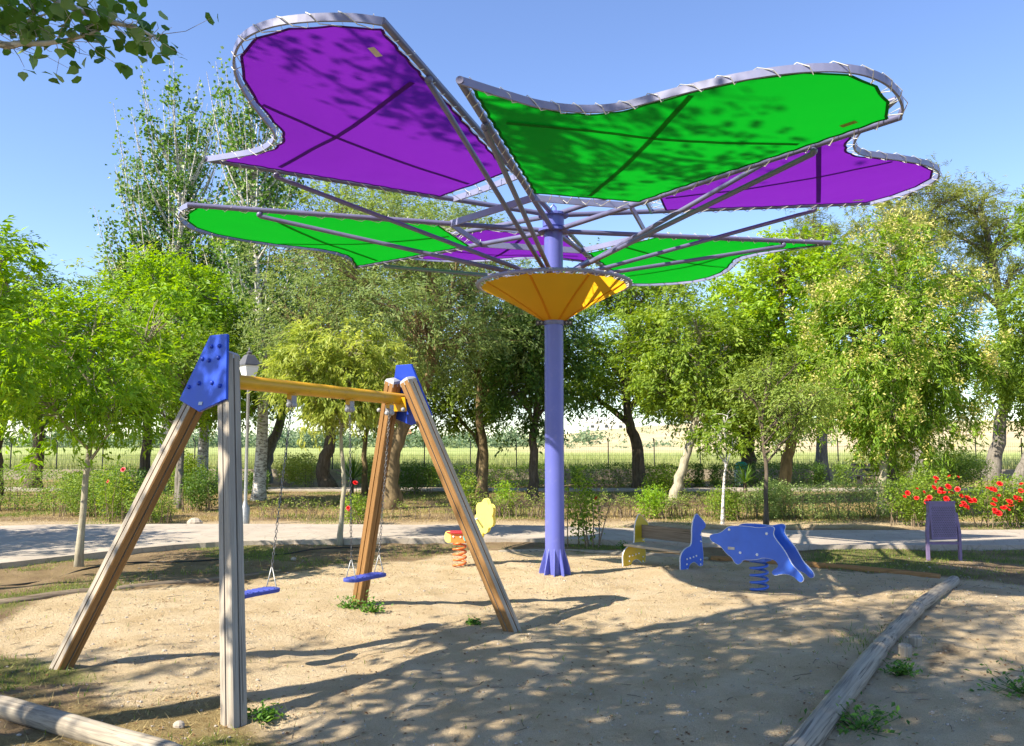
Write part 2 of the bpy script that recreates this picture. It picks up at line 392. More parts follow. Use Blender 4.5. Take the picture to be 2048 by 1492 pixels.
def fieldmat():
    m, nt, N, L, B = newmat('field_grass')
    a = N.new('ShaderNodeAttribute'); a.attribute_name = 'tan'
    n1 = tex(nt, 'Noise', .12, Detail=8.0, Roughness=.7); n2 = tex(nt, 'Noise', 3, Detail=4.0, stretch=(1,.4,1))
    r = ramp(nt, n1.outputs[0], [(.3, (.21,.27,.08)), (.5, (.32,.37,.125)), (.7, (.44,.45,.19))])
    t = ramp(nt, n1.outputs[0], [(.3, (.46,.34,.20)), (.7, (.62,.49,.33))])
    c = mixc(nt, r.outputs[0], t.outputs[0], a.outputs['Fac']); c = mixc(nt, c, n2.outputs[0], .3, 'OVERLAY')
    L.new(c, B.inputs['Base Color']); B.inputs['Roughness'].default_value = 1; B.inputs['Specular IOR Level'].default_value = .05
    L.new(bump(nt, n2.outputs[0], .6, .15), B.inputs['Normal'])
    return m
M['field'] = fieldmat()

# ------------------------------------------------------------------ ground, path, field
def inpoly(x, y, poly):
    ins = np.zeros(x.shape, bool); d = np.full(x.shape, 1e9); n = len(poly)
    for i in range(n):
        x0, y0 = poly[i]; x1, y1 = poly[(i+1) % n]
        c = ((y0 > y) != (y1 > y)) & (x < (x1-x0)*(y-y0)/((y1-y0) if y1 != y0 else 1e-9)+x0); ins ^= c
        dx, dy = x1-x0, y1-y0; t = np.clip(((x-x0)*dx+(y-y0)*dy)/(dx*dx+dy*dy), 0, 1)
        d = np.minimum(d, np.hypot(x-x0-t*dx, y-y0-t*dy))
    return np.where(ins, d, -d)
SAND = [(-1.2,4.2),(-2.0,5.1),(-3.2,5.9),(-4.6,7.2),(-4.9,8.6),(-4.2,9.2),(-3.3,10.0),(-2.6,10.9),(-1.8,11.8),(-1.2,12.7),(-.3,12.9),(.5,12.85),(1.3,12.5),(2.8,11.85),(4.1,11.3),(5.4,10.4),(3.5,7.6),(2.35,5.95),(1.3,4.4),(.8,2),(-1,2)]
SAND2 = [(5.5,10.2),(8.5,9.6),(12,9),(12,5.0),(6.5,4.6),(3.4,3.6),(1.0,3.6),(1.3,4.4),(2.35,5.95),(3.5,7.6),(4.6,9.2)]
def axis(lo, hi, d, out_lo, out_hi, k=1.22):
    a = list(np.arange(lo, hi+1e-6, d)); s = d; 
    while a[-1] < out_hi: s *= k; a.append(a[-1]+s)
    s = d
    while a[0] > out_lo: s *= k; a.insert(0, a[0]-s)
    return np.array(a)
gx = axis(-7.5, 8.5, .06, -900, 900); gy = axis(3.6, 14.5, .055, -700, 37.0)
gy = gy[gy < 37.7]; gy = np.append(gy, 37.95)
X, Y = np.meshgrid(gx, gy); x, y = X.ravel(), Y.ravel(); z = gh(x, y)
for _ in range(420):
    fx_, fy_ = rng.uniform(-3.5, 5), 4.2+7.5*rng.uniform()**1.1; a_ = rng.uniform(0, math.pi); m_ = (np.abs(x-fx_) < .35) & (np.abs(y-fy_) < .35)
    if m_.any():
        u_ = (x[m_]-fx_)*math.cos(a_)+(y[m_]-fy_)*math.sin(a_); w_ = -(x[m_]-fx_)*math.sin(a_)+(y[m_]-fy_)*math.cos(a_); q_ = (u_/.13)**2+(w_/.065)**2
        z[m_] += rng.uniform(.5, 1.2)*(-.016*np.exp(-q_)+.006*np.exp(-(np.sqrt(q_)-1.5)**2*3))
nz = len(gx); idx = np.arange(len(x)).reshape(len(gy), nz)
q = np.stack([idx[:-1,:-1], idx[:-1,1:], idx[1:,1:], idx[1:,:-1]], -1).reshape(-1, 4)
d1, d2 = inpoly(x, y, SAND), inpoly(x, y, SAND2); sd = np.where((d1 > -.4) & (d2 > -.4) & (y < 10), .6, np.maximum(d1, d2*.8))
wob = (fbm(x*.9, y*.9, 4, 21)-.5)*1.1
sand = sstep(-.35, .45, sd+wob)
strip = np.exp(-((y-17.0)/1.3)**2)*(np.abs(x) < 12)
sand = np.maximum(sand, .62*strip); sand = np.where(inpoly(x, y, SAND2[4:10]+[(6.5,6.8)]) > 0, sand*.72, sand)
strawn = fbm(x*.55+3, y*.55, 4, 33)
leftfg = sstep(-.2, -1.6, x+.3*(y-4))*sstep(9.5, 6.5, y)
straw = np.clip(leftfg*.85*sstep(.42, .6, strawn)+sstep(17.5, 19, y)*(.35+.55*sstep(.35, .6, strawn))+(1-sand)*.4*sstep(.45, .6, strawn), 0, 1)
gn = fbm(x*.8+9, y*.8+4, 4, 55)
green = np.clip((1-sand)*sstep(.50, .66, gn)*.85+sstep(18, 20, y)*.75*sstep(.46, .60, gn)+leftfg*.5*sstep(.58, .68, gn), 0, 1)
gm = mesh_np('ground', np.stack([x, y, z], 1), q, np.arange(len(q))*4, True, dict(sand=sand, straw=straw, green=green))
ground = tag(link('ground', gm, M['ground']), kind='structure')

near = [(-20,-1),(-13,3.5),(-9,8.2),(-6.73,11.06),(-5.8,12.4),(-4.74,13.45),(-3,13.75),(-.2,13.95),(1.4,13.7),(2.94,13.25),(5,13.05),(7.93,13),(14,13.1),(30,13.5)]
far = [(-26,4),(-19,9.5),(-14,13.6),(-9.76,15.97),(-8,16.3),(-5.7,16.34),(-3,16.3),(-.23,16.15),(1.8,15.7),(3.42,15.35),(5.5,15.25),(9.33,15.27),(15,15.4),(30,15.8)]
def strip_mesh(name, A, Bp, ztop, zbot, m, n=160, mseg=10):
    a = spline([(p[0], p[1], 0) for p in A], n)[:, :2]; b = spline([(p[0], p[1], 0) for p in Bp], n)[:, :2]
    jit = (fbm(np.arange(n)*.9, np.zeros(n), 3, 5)-.5)*.09
    a = a+np.stack([jit*.3, jit], 1)
    rows = [np.c_[a, np.full(n, zbot)]]
    for t in np.linspace(0, 1, mseg):
        p = a*(1-t)+b*t; rows.append(np.c_[p, np.full(n, ztop)+(fbm(p[:,0]*.5, p[:,1]*.5, 2, 8)-.5)*.02])
    rows.append(np.c_[b, np.full(n, zbot)])
    V = np.concatenate(rows); r = len(rows); I = np.arange(r*n).reshape(r, n)
    Q = np.stack([I[:-1,:-1], I[:-1,1:], I[1:,1:], I[1:,:-1]], -1).reshape(-1, 4)
    return tag(link(name, mesh_np(name, V, Q, np.arange(len(Q))*4), m), kind='structure')
strip_mesh('path', near, far, .075, -.12, M['path'])
strip_mesh('far_path', [(-30,28.3),(-10,28.6),(0,28.2),(12,28.3),(30,28.6)], [(-30,30.2),(-10,30.4),(0,30.0),(12,30.1),(30,30.4)], .05, -.1, M['path'], 60, 4)

fx = axis(-60, 60, 3, -1800, 1800, 1.16); fy = np.concatenate([[38.12, 39, 41, 44, 48], axis(53, 90, 4, 53, 2500, 1.13)])
X, Y = np.meshgrid(fx, fy); x, y = X.ravel(), Y.ravel()
rat = x/np.maximum(y, 1)
hill = 10.5*sstep(110, 420, y)*sstep(-.08, .30, rat)+5*sstep(200, 700, y)*sstep(-.25, .1, rat)+(fbm(x*.01, y*.01, 3, 2)-.5)*3*sstep(80, 300, y)*sstep(-.2, .1, rat)
z = .38+hill+(fbm(x*.3, y*.3, 2, 4)-.5)*.1
tan = np.clip(sstep(95, 150, y)*sstep(-.06, .10, rat)*(.4+.8*fbm(x*.03, y*.012, 3, 14)), 0, 1)
I = np.arange(len(x)).reshape(len(fy), len(fx)); q = np.stack([I[:-1,:-1], I[:-1,1:], I[1:,1:], I[1:,:-1]], -1).reshape(-1, 4)
tag(link('field', mesh_np('field', np.stack([x, y, z], 1), q, np.arange(len(q))*4, True, dict(tan=tan)), M['field']), kind='structure')
def fieldz(px, py):
    i = np.argmin((x-px)**2+(y-py)**2); return z[i]

# ------------------------------------------------------------------ shade canopy
X0, Y0, ZH = .5232, 10.2592, 4.5194
RS, RE, AL, PHI = 4.134, 4.380, .4596, 3.8985
RIM = np.array([(-26.3,4.134),(-24.5,4.0),(-22,3.84),(-18,3.64),(-13,3.55),(-8,3.60),(-4,3.81),(0,4.08),(4,4.35),(8,4.57),(12,4.70),(16,4.71),(20,4.63),(24,4.50),(26.3,4.38)])
def pet(k, th, r, dz=0):
    w = (np.asarray(th)+AL)/(2*AL)
    rise, z0 = ((.311+(.367-.311)*w), ZH) if k % 2 == 0 else ((.151+(.116-.151)*w), ZH-.2024)
    a = PHI+k*math.pi/3+np.asarray(th)
    return np.stack(np.broadcast_arrays(X0+r*np.cos(a), Y0+r*np.sin(a), z0+rise*r/4.25+dz), -1)
rth = np.radians(RIM[:,0]); rr_ = RIM[:,1]
def rimr(th):
    P = spline(np.c_[rth, rr_, rr_*0], 120); return np.interp(th, P[:,0], P[:,1])
pz = g1(X0, Y0)-.06
canopy = empty('shade_canopy', (X0, Y0, pz), 'lilac pole shade canopy with green and purple petal sails and orange funnel', 'shade canopy')
b = MB(); b.lathe([(.118,0),(.118,4.36-pz),(.135,4.37-pz),(.135,4.50-pz),(.05,4.56-pz)], (X0,Y0,pz), 32); b.build('pole', M['lilac'], canopy, True, angle=40)
for k in range(10):
    a = 2*math.pi*(k+.35)/10; U = (math.cos(a), math.sin(a), 0)
    f = MB(); f.plate([(.10,-.05),(.205,-.05),(.195,.03),(.125,.26),(.114,.29),(.10,.29)], (X0,Y0,pz+.08), U, (0,0,1), (-math.sin(a), math.cos(a), 0), .014); f.build('base_fin', M['lilac'], canopy)
# orange funnel
cone = MB(); n = 64; prof = []
V = []; 
for i, t in enumerate(np.linspace(0, 1, 9)):
    for j in range(n):
        a = 2*math.pi*j/n; sc = .018*abs(math.sin(8*a)) if i == 8 else 0
        r_ = .125+(.915-.125)*t-.035*math.sin(math.pi*t)-sc
        V.append((X0+r_*math.cos(a), Y0+r_*math.sin(a), 3.165+(3.60-3.165)*t-sc*.4))
cone.add(V, [(i*n+j, i*n+(j+1)%n, (i+1)*n+(j+1)%n, (i+1)*n+j) for i in range(8) for j in range(n)])
co_ = cone.build('funnel_cloth', M['orange_cone'], canopy, True)
for a in np.arange(8)*math.pi/4+.42:
    sm = MB(); P = []; 
    for t in np.linspace(.02, .985, 9):
        r_ = .125+.79*t-.035*math.sin(math.pi*t)+.004; P.append((X0+r_*math.cos(a), Y0+r_*math.sin(a), 3.165+.435*t-.003))
    sm.sweep(P, [(-.014,-.0015),(.014,-.0015),(.014,.0015),(-.014,.0015)], (0,0,1)); sm.build('funnel_seam', M['orange_seam'], co_)
t = np.linspace(0, 2*math.pi, 73)[:-1]
b = MB(); b.tube(np.c_[X0+.955*np.cos(t), Y0+.955*np.sin(t), np.full(72, 3.625)], .024, 8, closed=True); b.build('funnel_ring', M['rim_steel'], canopy, True)
b = MB(); P = []
for j in range(73):
    a = 2*math.pi*j/72; P.append((X0+(.985 if j % 2 else .90)*math.cos(a), Y0+(.985 if j % 2 else .90)*math.sin(a), 3.64 if j % 2 else 3.588))
b.tube(spline(P, 300), .006, 5); b.build('funnel_lacing', M['cord'], canopy)
b = MB(); b.lathe([(.119,0),(.132,0),(.132,.05),(.119,.05)], (X0,Y0,3.12), 32); clamp = b.build('funnel_clamp', M['steel'], canopy, False)
for s in (-1, 1):
    e = MB(); e.box((X0+s*.175, Y0-.03, 3.145), (.10,.022,.06)); ear = e.build('clamp_ear', M['iron'], clamp)
    for dx in (.155, .20):
        e = MB(); e.ball((X0+s*dx, Y0-.045, 3.147), (.014,.01,.014)); e.build('bolt', M['galv'], clamp, True)
b = MB(); b.lathe([(.10,0),(.20,.0),(.20,.03),(.10,.03)], (X0,Y0,4.30), 24); b.lathe([(.10,0),(.19,.0),(.19,.03),(.10,.03)], (X0,Y0,4.50), 24)
b.tube([(X0-.03,Y0,4.55),(X0-.03,Y0,4.62),(X0,Y0,4.66),(X0+.03,Y0,4.62),(X0+.03,Y0,4.55)], .012, 6); b.build('hub', M['lilac'], canopy)
q = .817; R_IN = 1.30
names = {0:'purple', 1:'green'}
for k in range(6):
    cl = names[k % 2]
    th = np.linspace(-AL, AL, 64)
    rb = MB(); rb.sweep(pet(k, th, rimr(th)), [(-.011,-.032),(.011,-.032),(.011,.032),(-.011,.032)], (0,0,1))
    frame = rb.build('petal_frame', M['rim_steel'], canopy)
    for s in (-1, 1):
        a = MB(); Rr = RS if s < 0 else RE
        a.tube(pet(k, np.full(2, s*AL), np.array([.10, Rr+.015])), .032, 12); a.build('arm', M['steel'], frame, True, angle=40)
        st = MB(); top = pet(k, np.array([s*AL]), np.array([q*Rr]))[0]-np.array([0,0,.075])
        ang = PHI+k*math.pi/3+s*AL*.72
        bot = np.array([X0+.125*math.cos(ang), Y0+.125*math.sin(ang), 3.70])
        st.tube([bot, top], .027, 10); st.build('strut', M['steel'], frame, True, angle=40)
        lg = MB(); d = (top-bot)/np.linalg.norm(top-bot); lg.ball(top+np.array([0,0,.02]), .038, 10, 6); lg.box(top+np.array([0,0,.05]), (.03,.03,.09)); lg.build('strut_lug', M['steel'], frame, True)
    ib = MB(); ib.sweep(pet(k, np.linspace(-AL, AL, 9), np.full(9, R_IN)/np.cos(np.linspace(-AL, AL, 9))*math.cos(AL)), [(-.012,-.035),(.012,-.035),(.012,.035),(-.012,.035)], (0,0,1)); ib.build('inner_bar', M['rim_steel'], frame)
    # cloth: a grid between the arms, edges scalloped at the lacing eyes
    nu, nv = 61, 49; U = np.linspace(0, 1, nu); Vv = np.linspace(0, 1, nv)
    uu, vv = np.meshgrid(U, Vv)
    rin = R_IN+.10
    sc_v = .020*np.abs(np.sin(math.pi*13*vv)); sc_u = .022*np.abs(np.sin(math.pi*12*uu))
    r_ = rin+(3.9-rin)*vv
    thm = AL-(.055+sc_v)/np.maximum(r_, .8)
    TH = -thm+2*thm*uu
    rout = rimr(np.clip(TH*1.04, -AL, AL))-.078
    # near the concave start corner pull back so that the cloth stays inside the frame
    RR = (rin/np.cos(TH)*math.cos(AL*.5)*.99+.0)*(1-vv)+(rout-sc_u*(vv > .98))*vv
    thm = AL-(.055+sc_v)/np.maximum(RR, .8); TH = -thm+2*thm*uu
    sag = -.05*np.sin(math.pi*uu)*np.sin(math.pi*vv)+.012*(fbm(uu*6, vv*6, 2, k)-.5)
    G = pet(k, TH, RR, sag-.005)
    I = np.arange(nu*nv).reshape(nv, nu); Q = np.stack([I[:-1,:-1], I[:-1,1:], I[1:,1:], I[1:,:-1]], -1).reshape(-1, 4)
    sail = link('sail_cloth', mesh_np('sail_cloth', G.reshape(-1, 3), Q, np.arange(len(Q))*4, True), M[cl], frame)
    def strap(name, line, wdir, width):
        P = np.asarray(line); A = P-wdir*width/2; Bq = P+wdir*width/2; V = np.concatenate([A, Bq])-np.array([0,0,.006]); m_ = len(P)
        J = np.arange(2*m_).reshape(2, m_); QQ = np.stack([J[0,:-1], J[0,1:], J[1,1:], J[1,:-1]], -1)
        link(name, mesh_np(name, V, QQ, np.arange(len(QQ))*4), M[cl+'_strap'], frame)
    rad = G[:, nu//2]; d = rad[-1]-rad[0]; d /= np.linalg.norm(d); w = np.cross(d, (0,0,1)); strap('cloth_strap', rad[1:-1], w, .055)
    e0 = pet(k, np.array([-AL+.03]), np.array([q*RS]))[0]; e1 = pet(k, np.array([AL-.03]), np.array([q*RE]))[0]
    acr = e0+(e1-e0)*np.linspace(.03, .97, 30)[:, None]; Gf = G.reshape(-1, 3)
    for p_ in acr: p_[2] = Gf[np.argsort(((Gf[:, :2]-p_[:2])**2).sum(1))[:4], 2].mean()-.004
    d = e1-e0; d /= np.linalg.norm(d); strap('cloth_strap', acr, np.cross(d, (0,0,1)), .055)
    hem = MB()
    for line in (G[:, 0], G[:, -1], G[0], G[-1]):
        hem.sweep(line-np.array([0,0,.004]), [(-.013,-.002),(.013,-.002),(.013,.002),(-.013,.002)], (0,0,1))
    hem.build('hem', M[cl+'_strap'], frame)
    if k in (0, 1, 2):
        p = G[int(nv*.86), nu-4]; tg = MB(); dd = pet(k, np.array([AL]), np.array([4.]))[0]-pet(k, np.array([AL]), np.array([3.]))[0]; dd /= np.linalg.norm(dd); sdv = np.cross(dd, (0,0,1))
        tg.plate([(-.07,-.03),(.07,-.03),(.07,.03),(-.07,.03)], p-np.array([0,0,.014]), dd, sdv, (0,0,1), .003); tg.build('care_label', M['blossom' if k == 1 else 'cord'], frame)
    # lacing round the whole cloth
    lc = MB()
    def lace(fr, cl_, n_):
        P = []; fi = np.linspace(0, len(fr)-1, 4*n_+1)
        for j in range(4*n_+1):
            a = fr[int(round(fi[j]))]; c = cl_[int(round(j/(4*n_)*(len(cl_)-1)))]
            m_ = j % 4
            P.append(a+np.array([0,0,.05]) if m_ == 0 else (a+(a-c)*.42/ max(1, np.linalg.norm(a-c)/.1) if m_ == 1 else (a-np.array([0,0,.05]) if m_ == 2 else c)))
        lc.tube(np.array(P), .0048, 4)
    for s, j in ((-1, 0), (1, -1)):
        Rr = RS if s < 0 else RE; lace(pet(k, np.full(100, s*AL), np.linspace(R_IN+.08, Rr-.08, 100)), G[:, j], 13)
    th = np.linspace(-AL*.97, AL*.97, 120); lace(pet(k, th, rimr(th)), G[-1], 17)
    lace(pet(k, np.linspace(-AL*.9, AL*.9, 40), np.full(40, R_IN*.96)), G[0], 5)
    lc.build('lacing', M['cord'], frame)
for k in (1, 3, 5):   # flat bars linking the green petals under the purple ones
    p0 = pet(k, np.array([AL]), np.array([R_IN]))[0]; p1 = pet(k+2, np.array([-AL]), np.array([R_IN]))[0]
    b = MB(); b.sweep([p0, (p0+p1)/2, p1], [(-.012,-.04),(.012,-.04),(.012,.04),(-.012,.04)], (0,0,1)); b.build('link_bar', M['rim_steel'], canopy)

# ------------------------------------------------------------------ swing frame
R0, R1, L0, L1 = [np.array(v, float) for v in ((-1.66,5.11,0),(-2.05,5.95,2.27),(-3.35,6.27,0),(-2.16,6.05,2.27))]
FR0, FR1, FL0, FL1 = [np.array(v, float) for v in ((.03,7.40,0),(-.96,7.62,2.22),(-1.56,8.58,0),(-1.11,7.72,2.22))]
for p in (R0, L0, FR0, FL0): p[2] = g1(p[0], p[1])-.05
swing = empty('playground_swing', (-1.5, 6.8, 0), 'wooden A frame swing with yellow beam and two blue gable panels', 'swing')
def frame_basis(a0, a1, b0, b1):
    u = a0-b0; u /= np.linalg.norm(u); m0 = (a0+b0)/2; m1 = (a1+b1)/2; v = m1-m0; v /= np.linalg.norm(v); n_ = np.cross(u, v); n_ /= np.linalg.norm(n_); return u, v, n_, m1
def leg(p0, p1, nrm, mat_, label=None, weather=None):
    ax = Vector(p1-p0); L_ = ax.length; ax.normalize(); xx = Vector(nrm); xx = (xx-ax*xx.dot(ax)).normalized(); yy = ax.cross(xx)
    Mw = Matrix.Translation(Vector(p0)) @ Matrix(((xx.x,yy.x,ax.x),(xx.y,yy.y,ax.y),(xx.z,yy.z,ax.z))).to_4x4()
    a, c, gw, gd_ = .058, .008, .0060, .024
    side = [(-a+c,-a),(-gw,-a),(-gw,-a+gd_),(gw,-a+gd_),(gw,-a),(a-c,-a),(a,-a+c)]
    prof = []
    for t_ in range(4):
        cs, sn = math.cos(t_*math.pi/2), math.sin(t_*math.pi/2); prof += [(p[0]*cs-p[1]*sn, p[0]*sn+p[1]*cs) for p in side]
    b = MB(); b.sweep([(0,0,z_) for z_ in np.linspace(0, L_, 12)], prof, (1,0,0)); o = b.build('leg', mat_, None, world=Mw)
    par(o, swing)
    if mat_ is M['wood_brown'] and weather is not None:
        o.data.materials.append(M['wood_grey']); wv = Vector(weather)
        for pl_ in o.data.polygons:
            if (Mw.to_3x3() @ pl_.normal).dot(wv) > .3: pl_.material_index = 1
    cp = MB(); ca = a+.006
    cp.lathe([(ca*1.25,-.03),(ca*1.25,.0),(ca*1.05,.022),(ca*.5,.034)], (0,0,L_), 4); 
    cpo = cp.build('leg_cap', M['grey_cap'], None, world=Mw @ Matrix.Rotation(math.pi/4, 4, 'Z')); par(cpo, swing)
    if label: o['label'] = label
    return o
u1, v1, n1_, m1_ = frame_basis(R0, R1, L0, L1); u2, v2, n2_, m2_ = frame_basis(FR0, FR1, FL0, FL1)
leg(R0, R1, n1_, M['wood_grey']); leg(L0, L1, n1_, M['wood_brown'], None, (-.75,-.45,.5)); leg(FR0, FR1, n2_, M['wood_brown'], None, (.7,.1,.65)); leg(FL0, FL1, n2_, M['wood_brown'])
gab = [(-.098,.150),(.098,.150),(.272,-.335),(0,-.425),(-.272,-.335)]
for (u, v, n_, m_, sgn) in ((u1, v1, n1_, m1_, 1), (u2, v2, n2_, m2_, -1)):
    O = m_+n_*sgn*.075
    b = MB(); b.plate(gab, O, u, v, n_, .022); pn = b.build('gable_panel', M['blue'], swing)
    for (px, py) in ((-.11,-.03),(-.03,-.045),(.075,-.03),(-.19,-.24),(-.08,-.215),(.075,-.215),(.17,-.24),(-.04,.06),(.05,.06)):
        e = MB(); P = O+u*px+v*py+n_*sgn*.013; e.ball(P, (.017,.017,.017), 8, 5); e.build('bolt_cap', M['blue'], pn, True)
    e = MB(); e.plate([(-.022,-.012),(.022,-.012),(.022,.012),(-.022,.012)], O+v*-.365+n_*sgn*.014, u, v, n_, .003); e.build('maker_plate', M['galv'], pn)
    br = MB(); br.plate([(-.10,.03),(.10,.03),(.10,-.10),(-.10,-.10)], m_+v*-.17+n_*sgn*-.07, u, v, n_, .012); br.build('beam_bracket', M['beam'], swing)
B0 = m1_+np.array([0,0,-.165]); B1 = m2_+np.array([0,0,-.165]); bd = (B1-B0)/np.linalg.norm(B1-B0)
b = MB(); b.tube([B0-bd*.03, B1+bd*.03], .054, 18); b.build('beam', M['beam'], swing, True, angle=40)
for s, (u, n_, m_) in ((1, (u1, n1_, m1_)), (-1, (u2, n2_, m2_))):
    for d in (-.10, .12):
        e = MB(); e.ball(m_+u*d*1.4+v1*-.26+n_*-s*.07, .02, 8, 5); e.build('bolt_cap', M['grey_cap'], swing, True)
BL = np.linalg.norm(B1-B0)
def lerp(t): return B0+(B1-B0)*t
# two swings; hanger positions along the beam
def link_mesh():
    b = MB(); P = [(.0085*math.cos(a)*1.0, 0, .017*math.sin(a)) for a in np.linspace(0, 2*math.pi, 11)[:-1]]
    b.tube(P, .0032, 5, closed=True); V = np.concatenate(b.V); st = np.arange(len(b.F))*4
    return V, b.F
LV, LF = link_mesh()
def chain(name, p0, p1, parent):
    b = MB(); d = p1-p0; L_ = np.linalg.norm(d); d /= L_; m_ = int(L_/.0275); ax = np.cross(d, (0,1,0)); ax /= np.linalg.norm(ax); ay = np.cross(d, ax)
    for i in range(m_):
        c = p0+d*(i+.5)*L_/m_; A, Bv = (ax, ay) if i % 2 else (ay, ax)
        b.add(c+LV[:, :1]*A+LV[:, 1:2]*Bv+LV[:, 2:3]*d, LF)
    b.build(name, M['chain'], parent, True, recalc=False)
def swing_seat(ta, tb, cz, shift, label):
    pa, pb = lerp(ta), lerp(tb); c = (pa+pb)/2; c2 = np.array([c[0]+shift[0], c[1]+shift[1], cz])
    root = empty('hanging_swing', tuple(c2), label, 'swing', 'hanging swings under the yellow beam')
    d = (pb-pa); d[2] = 0; d /= np.linalg.norm(d); nrm = np.array([d[1], -d[0], 0])
    hl, hw, th_ = .225, .085, .027
    pol = smoothpoly([(-hl,-hw),(-hl*.2,-hw*.86),(hl*.2,-hw*.86),(hl,-hw),(hl,hw),(hl*.2,hw*.86),(-hl*.2,hw*.86),(-hl,hw)], 2)
    b = MB(); b.plate(pol, c2, d, nrm, (0,0,1), th_); st = b.build('seat', M['seat_blue'], root)
    for j in range(7):
        e = MB(); e.box(c2+d*(-.15+.05*j)+np.array([0,0,th_/2+.002]), (.012,.12,.006), np.array([d, nrm, (0,0,1)]).T); e.build('tread', M['seat_blue'], st)
    for s, pt in ((-1, pa), (1, pb)):
        e0 = c2+d*s*hl*.78; sp = e0+np.array([0,0,.17])
        b = MB()
        for q_ in (-1, 1): b.tube([e0+nrm*q_*.055+np.array([0,0,.012]), e0+nrm*q_*.05+np.array([0,0,.03]), sp+nrm*q_*.004], .0042, 6)
        b.build('chain_yoke', M['galv'], root, True)
        top = pt-np.array([0,0,.125])
        chain('chain', top, sp, root)
        h_ = MB(); h_.box(pt-np.array([0,0,.068]), (.065,.05,.05)); 
        h_.build('hanger_bracket', M['beam'], root)
        for q_ in (-1, 1):
            h_ = MB(); h_.box(pt-np.array([0,0,.10])+nrm*q_*.026, (.034,.024,.07)); h_.ball(pt-np.array([0,0,.135])+nrm*q_*.03, .024, 8, 5); h_.build('hanger_clevis', M['grey_cap'], root)
swing_seat(.04, .335, .54, (-.02, -.05), 'blue swing seat half hidden behind the grey upright leg')
swing_seat(.665, .925, .49, (-.02, -.02), 'blue swing seat hanging in full view before the far A frame')

# ------------------------------------------------------------------ logs
def log(name, pts, rad, label, group=None, seed=0, crack=True, mat_=None):
    P = spline(pts, 26); m_ = len(P); c = P[0].copy()
    root = None
    b = MB(); n_ = 16; V = []
    T = np.gradient(P, axis=0); T /= np.linalg.norm(T, axis=1)[:, None]
    for i in range(m_):
        a = np.cross(T[i], (0,0,1)); a /= np.linalg.norm(a); u = np.cross(a, T[i])
        e = 1-.10*((i in (0, m_-1)))
        for k in range(n_):
            t_ = 2*math.pi*k/n_; rr = rad*e*(1+.10*(vnoise(np.array([k*1.7+seed]), np.array([i*.35]), seed)[0]-.5)+.05*(vnoise(np.array([i*.5]), np.array([seed*3.]), 5)[0]-.5))
            V.append(P[i]+rr*(a*math.cos(t_)+u*math.sin(t_)))
    F = [(i*n_+k, (i+1)*n_+k, (i+1)*n_+(k+1)%n_, i*n_+(k+1)%n_) for i in range(m_-1) for k in range(n_)]+[tuple(range(n_)), tuple(range((m_-1)*n_, m_*n_))[::-1]]
    # local frame with z along the log so that the grain runs along it
    ax = Vector(P[-1]-P[0]).normalized(); xx = ax.cross(Vector((0,0,1))).normalized(); yy = ax.cross(xx)
    Mw = Matrix.Translation(Vector(c)) @ Matrix(((xx.x,yy.x,ax.x),(xx.y,yy.y,ax.y),(xx.z,yy.z,ax.z))).to_4x4()
    V = np.array(V); Vl = np.array([tuple(Mw.inverted() @ Vector(v)) for v in V])
    b.add(Vl, F); o = b.build(name, mat_ or M['wood_log'], None, True, world=Mw, angle=50)
    tag(o, label, 'log', group); return o
def gp(px, py, dz): return (px, py, g1(px, py)+dz)
LG = 'log edging round the sand'
log('edging_log', [gp(1.36,4.30,.05), gp(1.66,4.75,.05), gp(2.36,5.80,.05), gp(2.81,6.49,.05)], .070, 'thick cracked edging log in the right foreground, nearest of its row', LG, 1)
log('edging_log', [gp(2.83,6.53,.045), gp(3.27,7.24,.045), gp(3.87,8.05,.045)], .064, 'middle edging log of the right hand row beside two short stakes', LG, 2)
log('edging_log', [gp(3.89,8.09,.045), gp(4.53,8.98,.045), gp(5.27,10.03,.045)], .064, 'far edging log of the right hand row ending below the purple litter bin', LG, 3)
log('edging_log', [gp(5.32,10.46,.0), gp(4.58,11.0,.01), gp(3.61,11.62,.01), gp(2.83,11.95,.0)], .055, 'thin half buried edging log running behind the blue dolphin', LG, 4, mat_=M['wood_brown'])
log('edging_log', [gp(2.80,11.97,-.015), gp(1.9,12.35,-.01), gp(1.33,12.65,-.01), gp(.48,12.98,-.015), gp(-.2,12.8,-.02)], .05, 'half buried curved edging log behind the small bench', LG, 5)
log('edging_log', [gp(-4.0,5.62,.045), gp(-3.14,5.23,.05), gp(-2.48,4.85,.05), gp(-1.7,4.40,.045)], .064, 'weathered edging log in the bottom left corner', LG, 6)
log('edging_log', [gp(-6.2,8.2,-.01), gp(-5.25,8.68,-.005), gp(-4.88,8.95,.0), gp(-4.44,9.36,-.01)], .05, 'half buried edging log left of the leaning swing leg', LG, 7, mat_=M['wood_bench'])
log('edging_log', [gp(-4.40,9.40,-.01), gp(-3.98,9.84,-.005), gp(-3.61,10.2,-.01), gp(-3.0,10.9,-.035)], .046, 'half buried edging log between the two legs of the near swing frame', LG, 8, mat_=M['wood_bench'])
for (px, py, lab) in ((2.99,6.46,'nearer short wooden stake beside the cracked edging log'), (3.28,6.90,'farther short wooden stake beside the cracked edging log')):
    b = MB(); b.lathe([(.048,0),(.05,.105),(.046,.118),(.02,.12)], (0,0,0), 12)
    tag(b.build('stake', M['wood_log'], None, world=Matrix.Translation((px, py, g1(px, py)-.03)) @ Matrix.Rotation(.12, 4, 'X')), lab, 'stake', 'stakes beside the log')
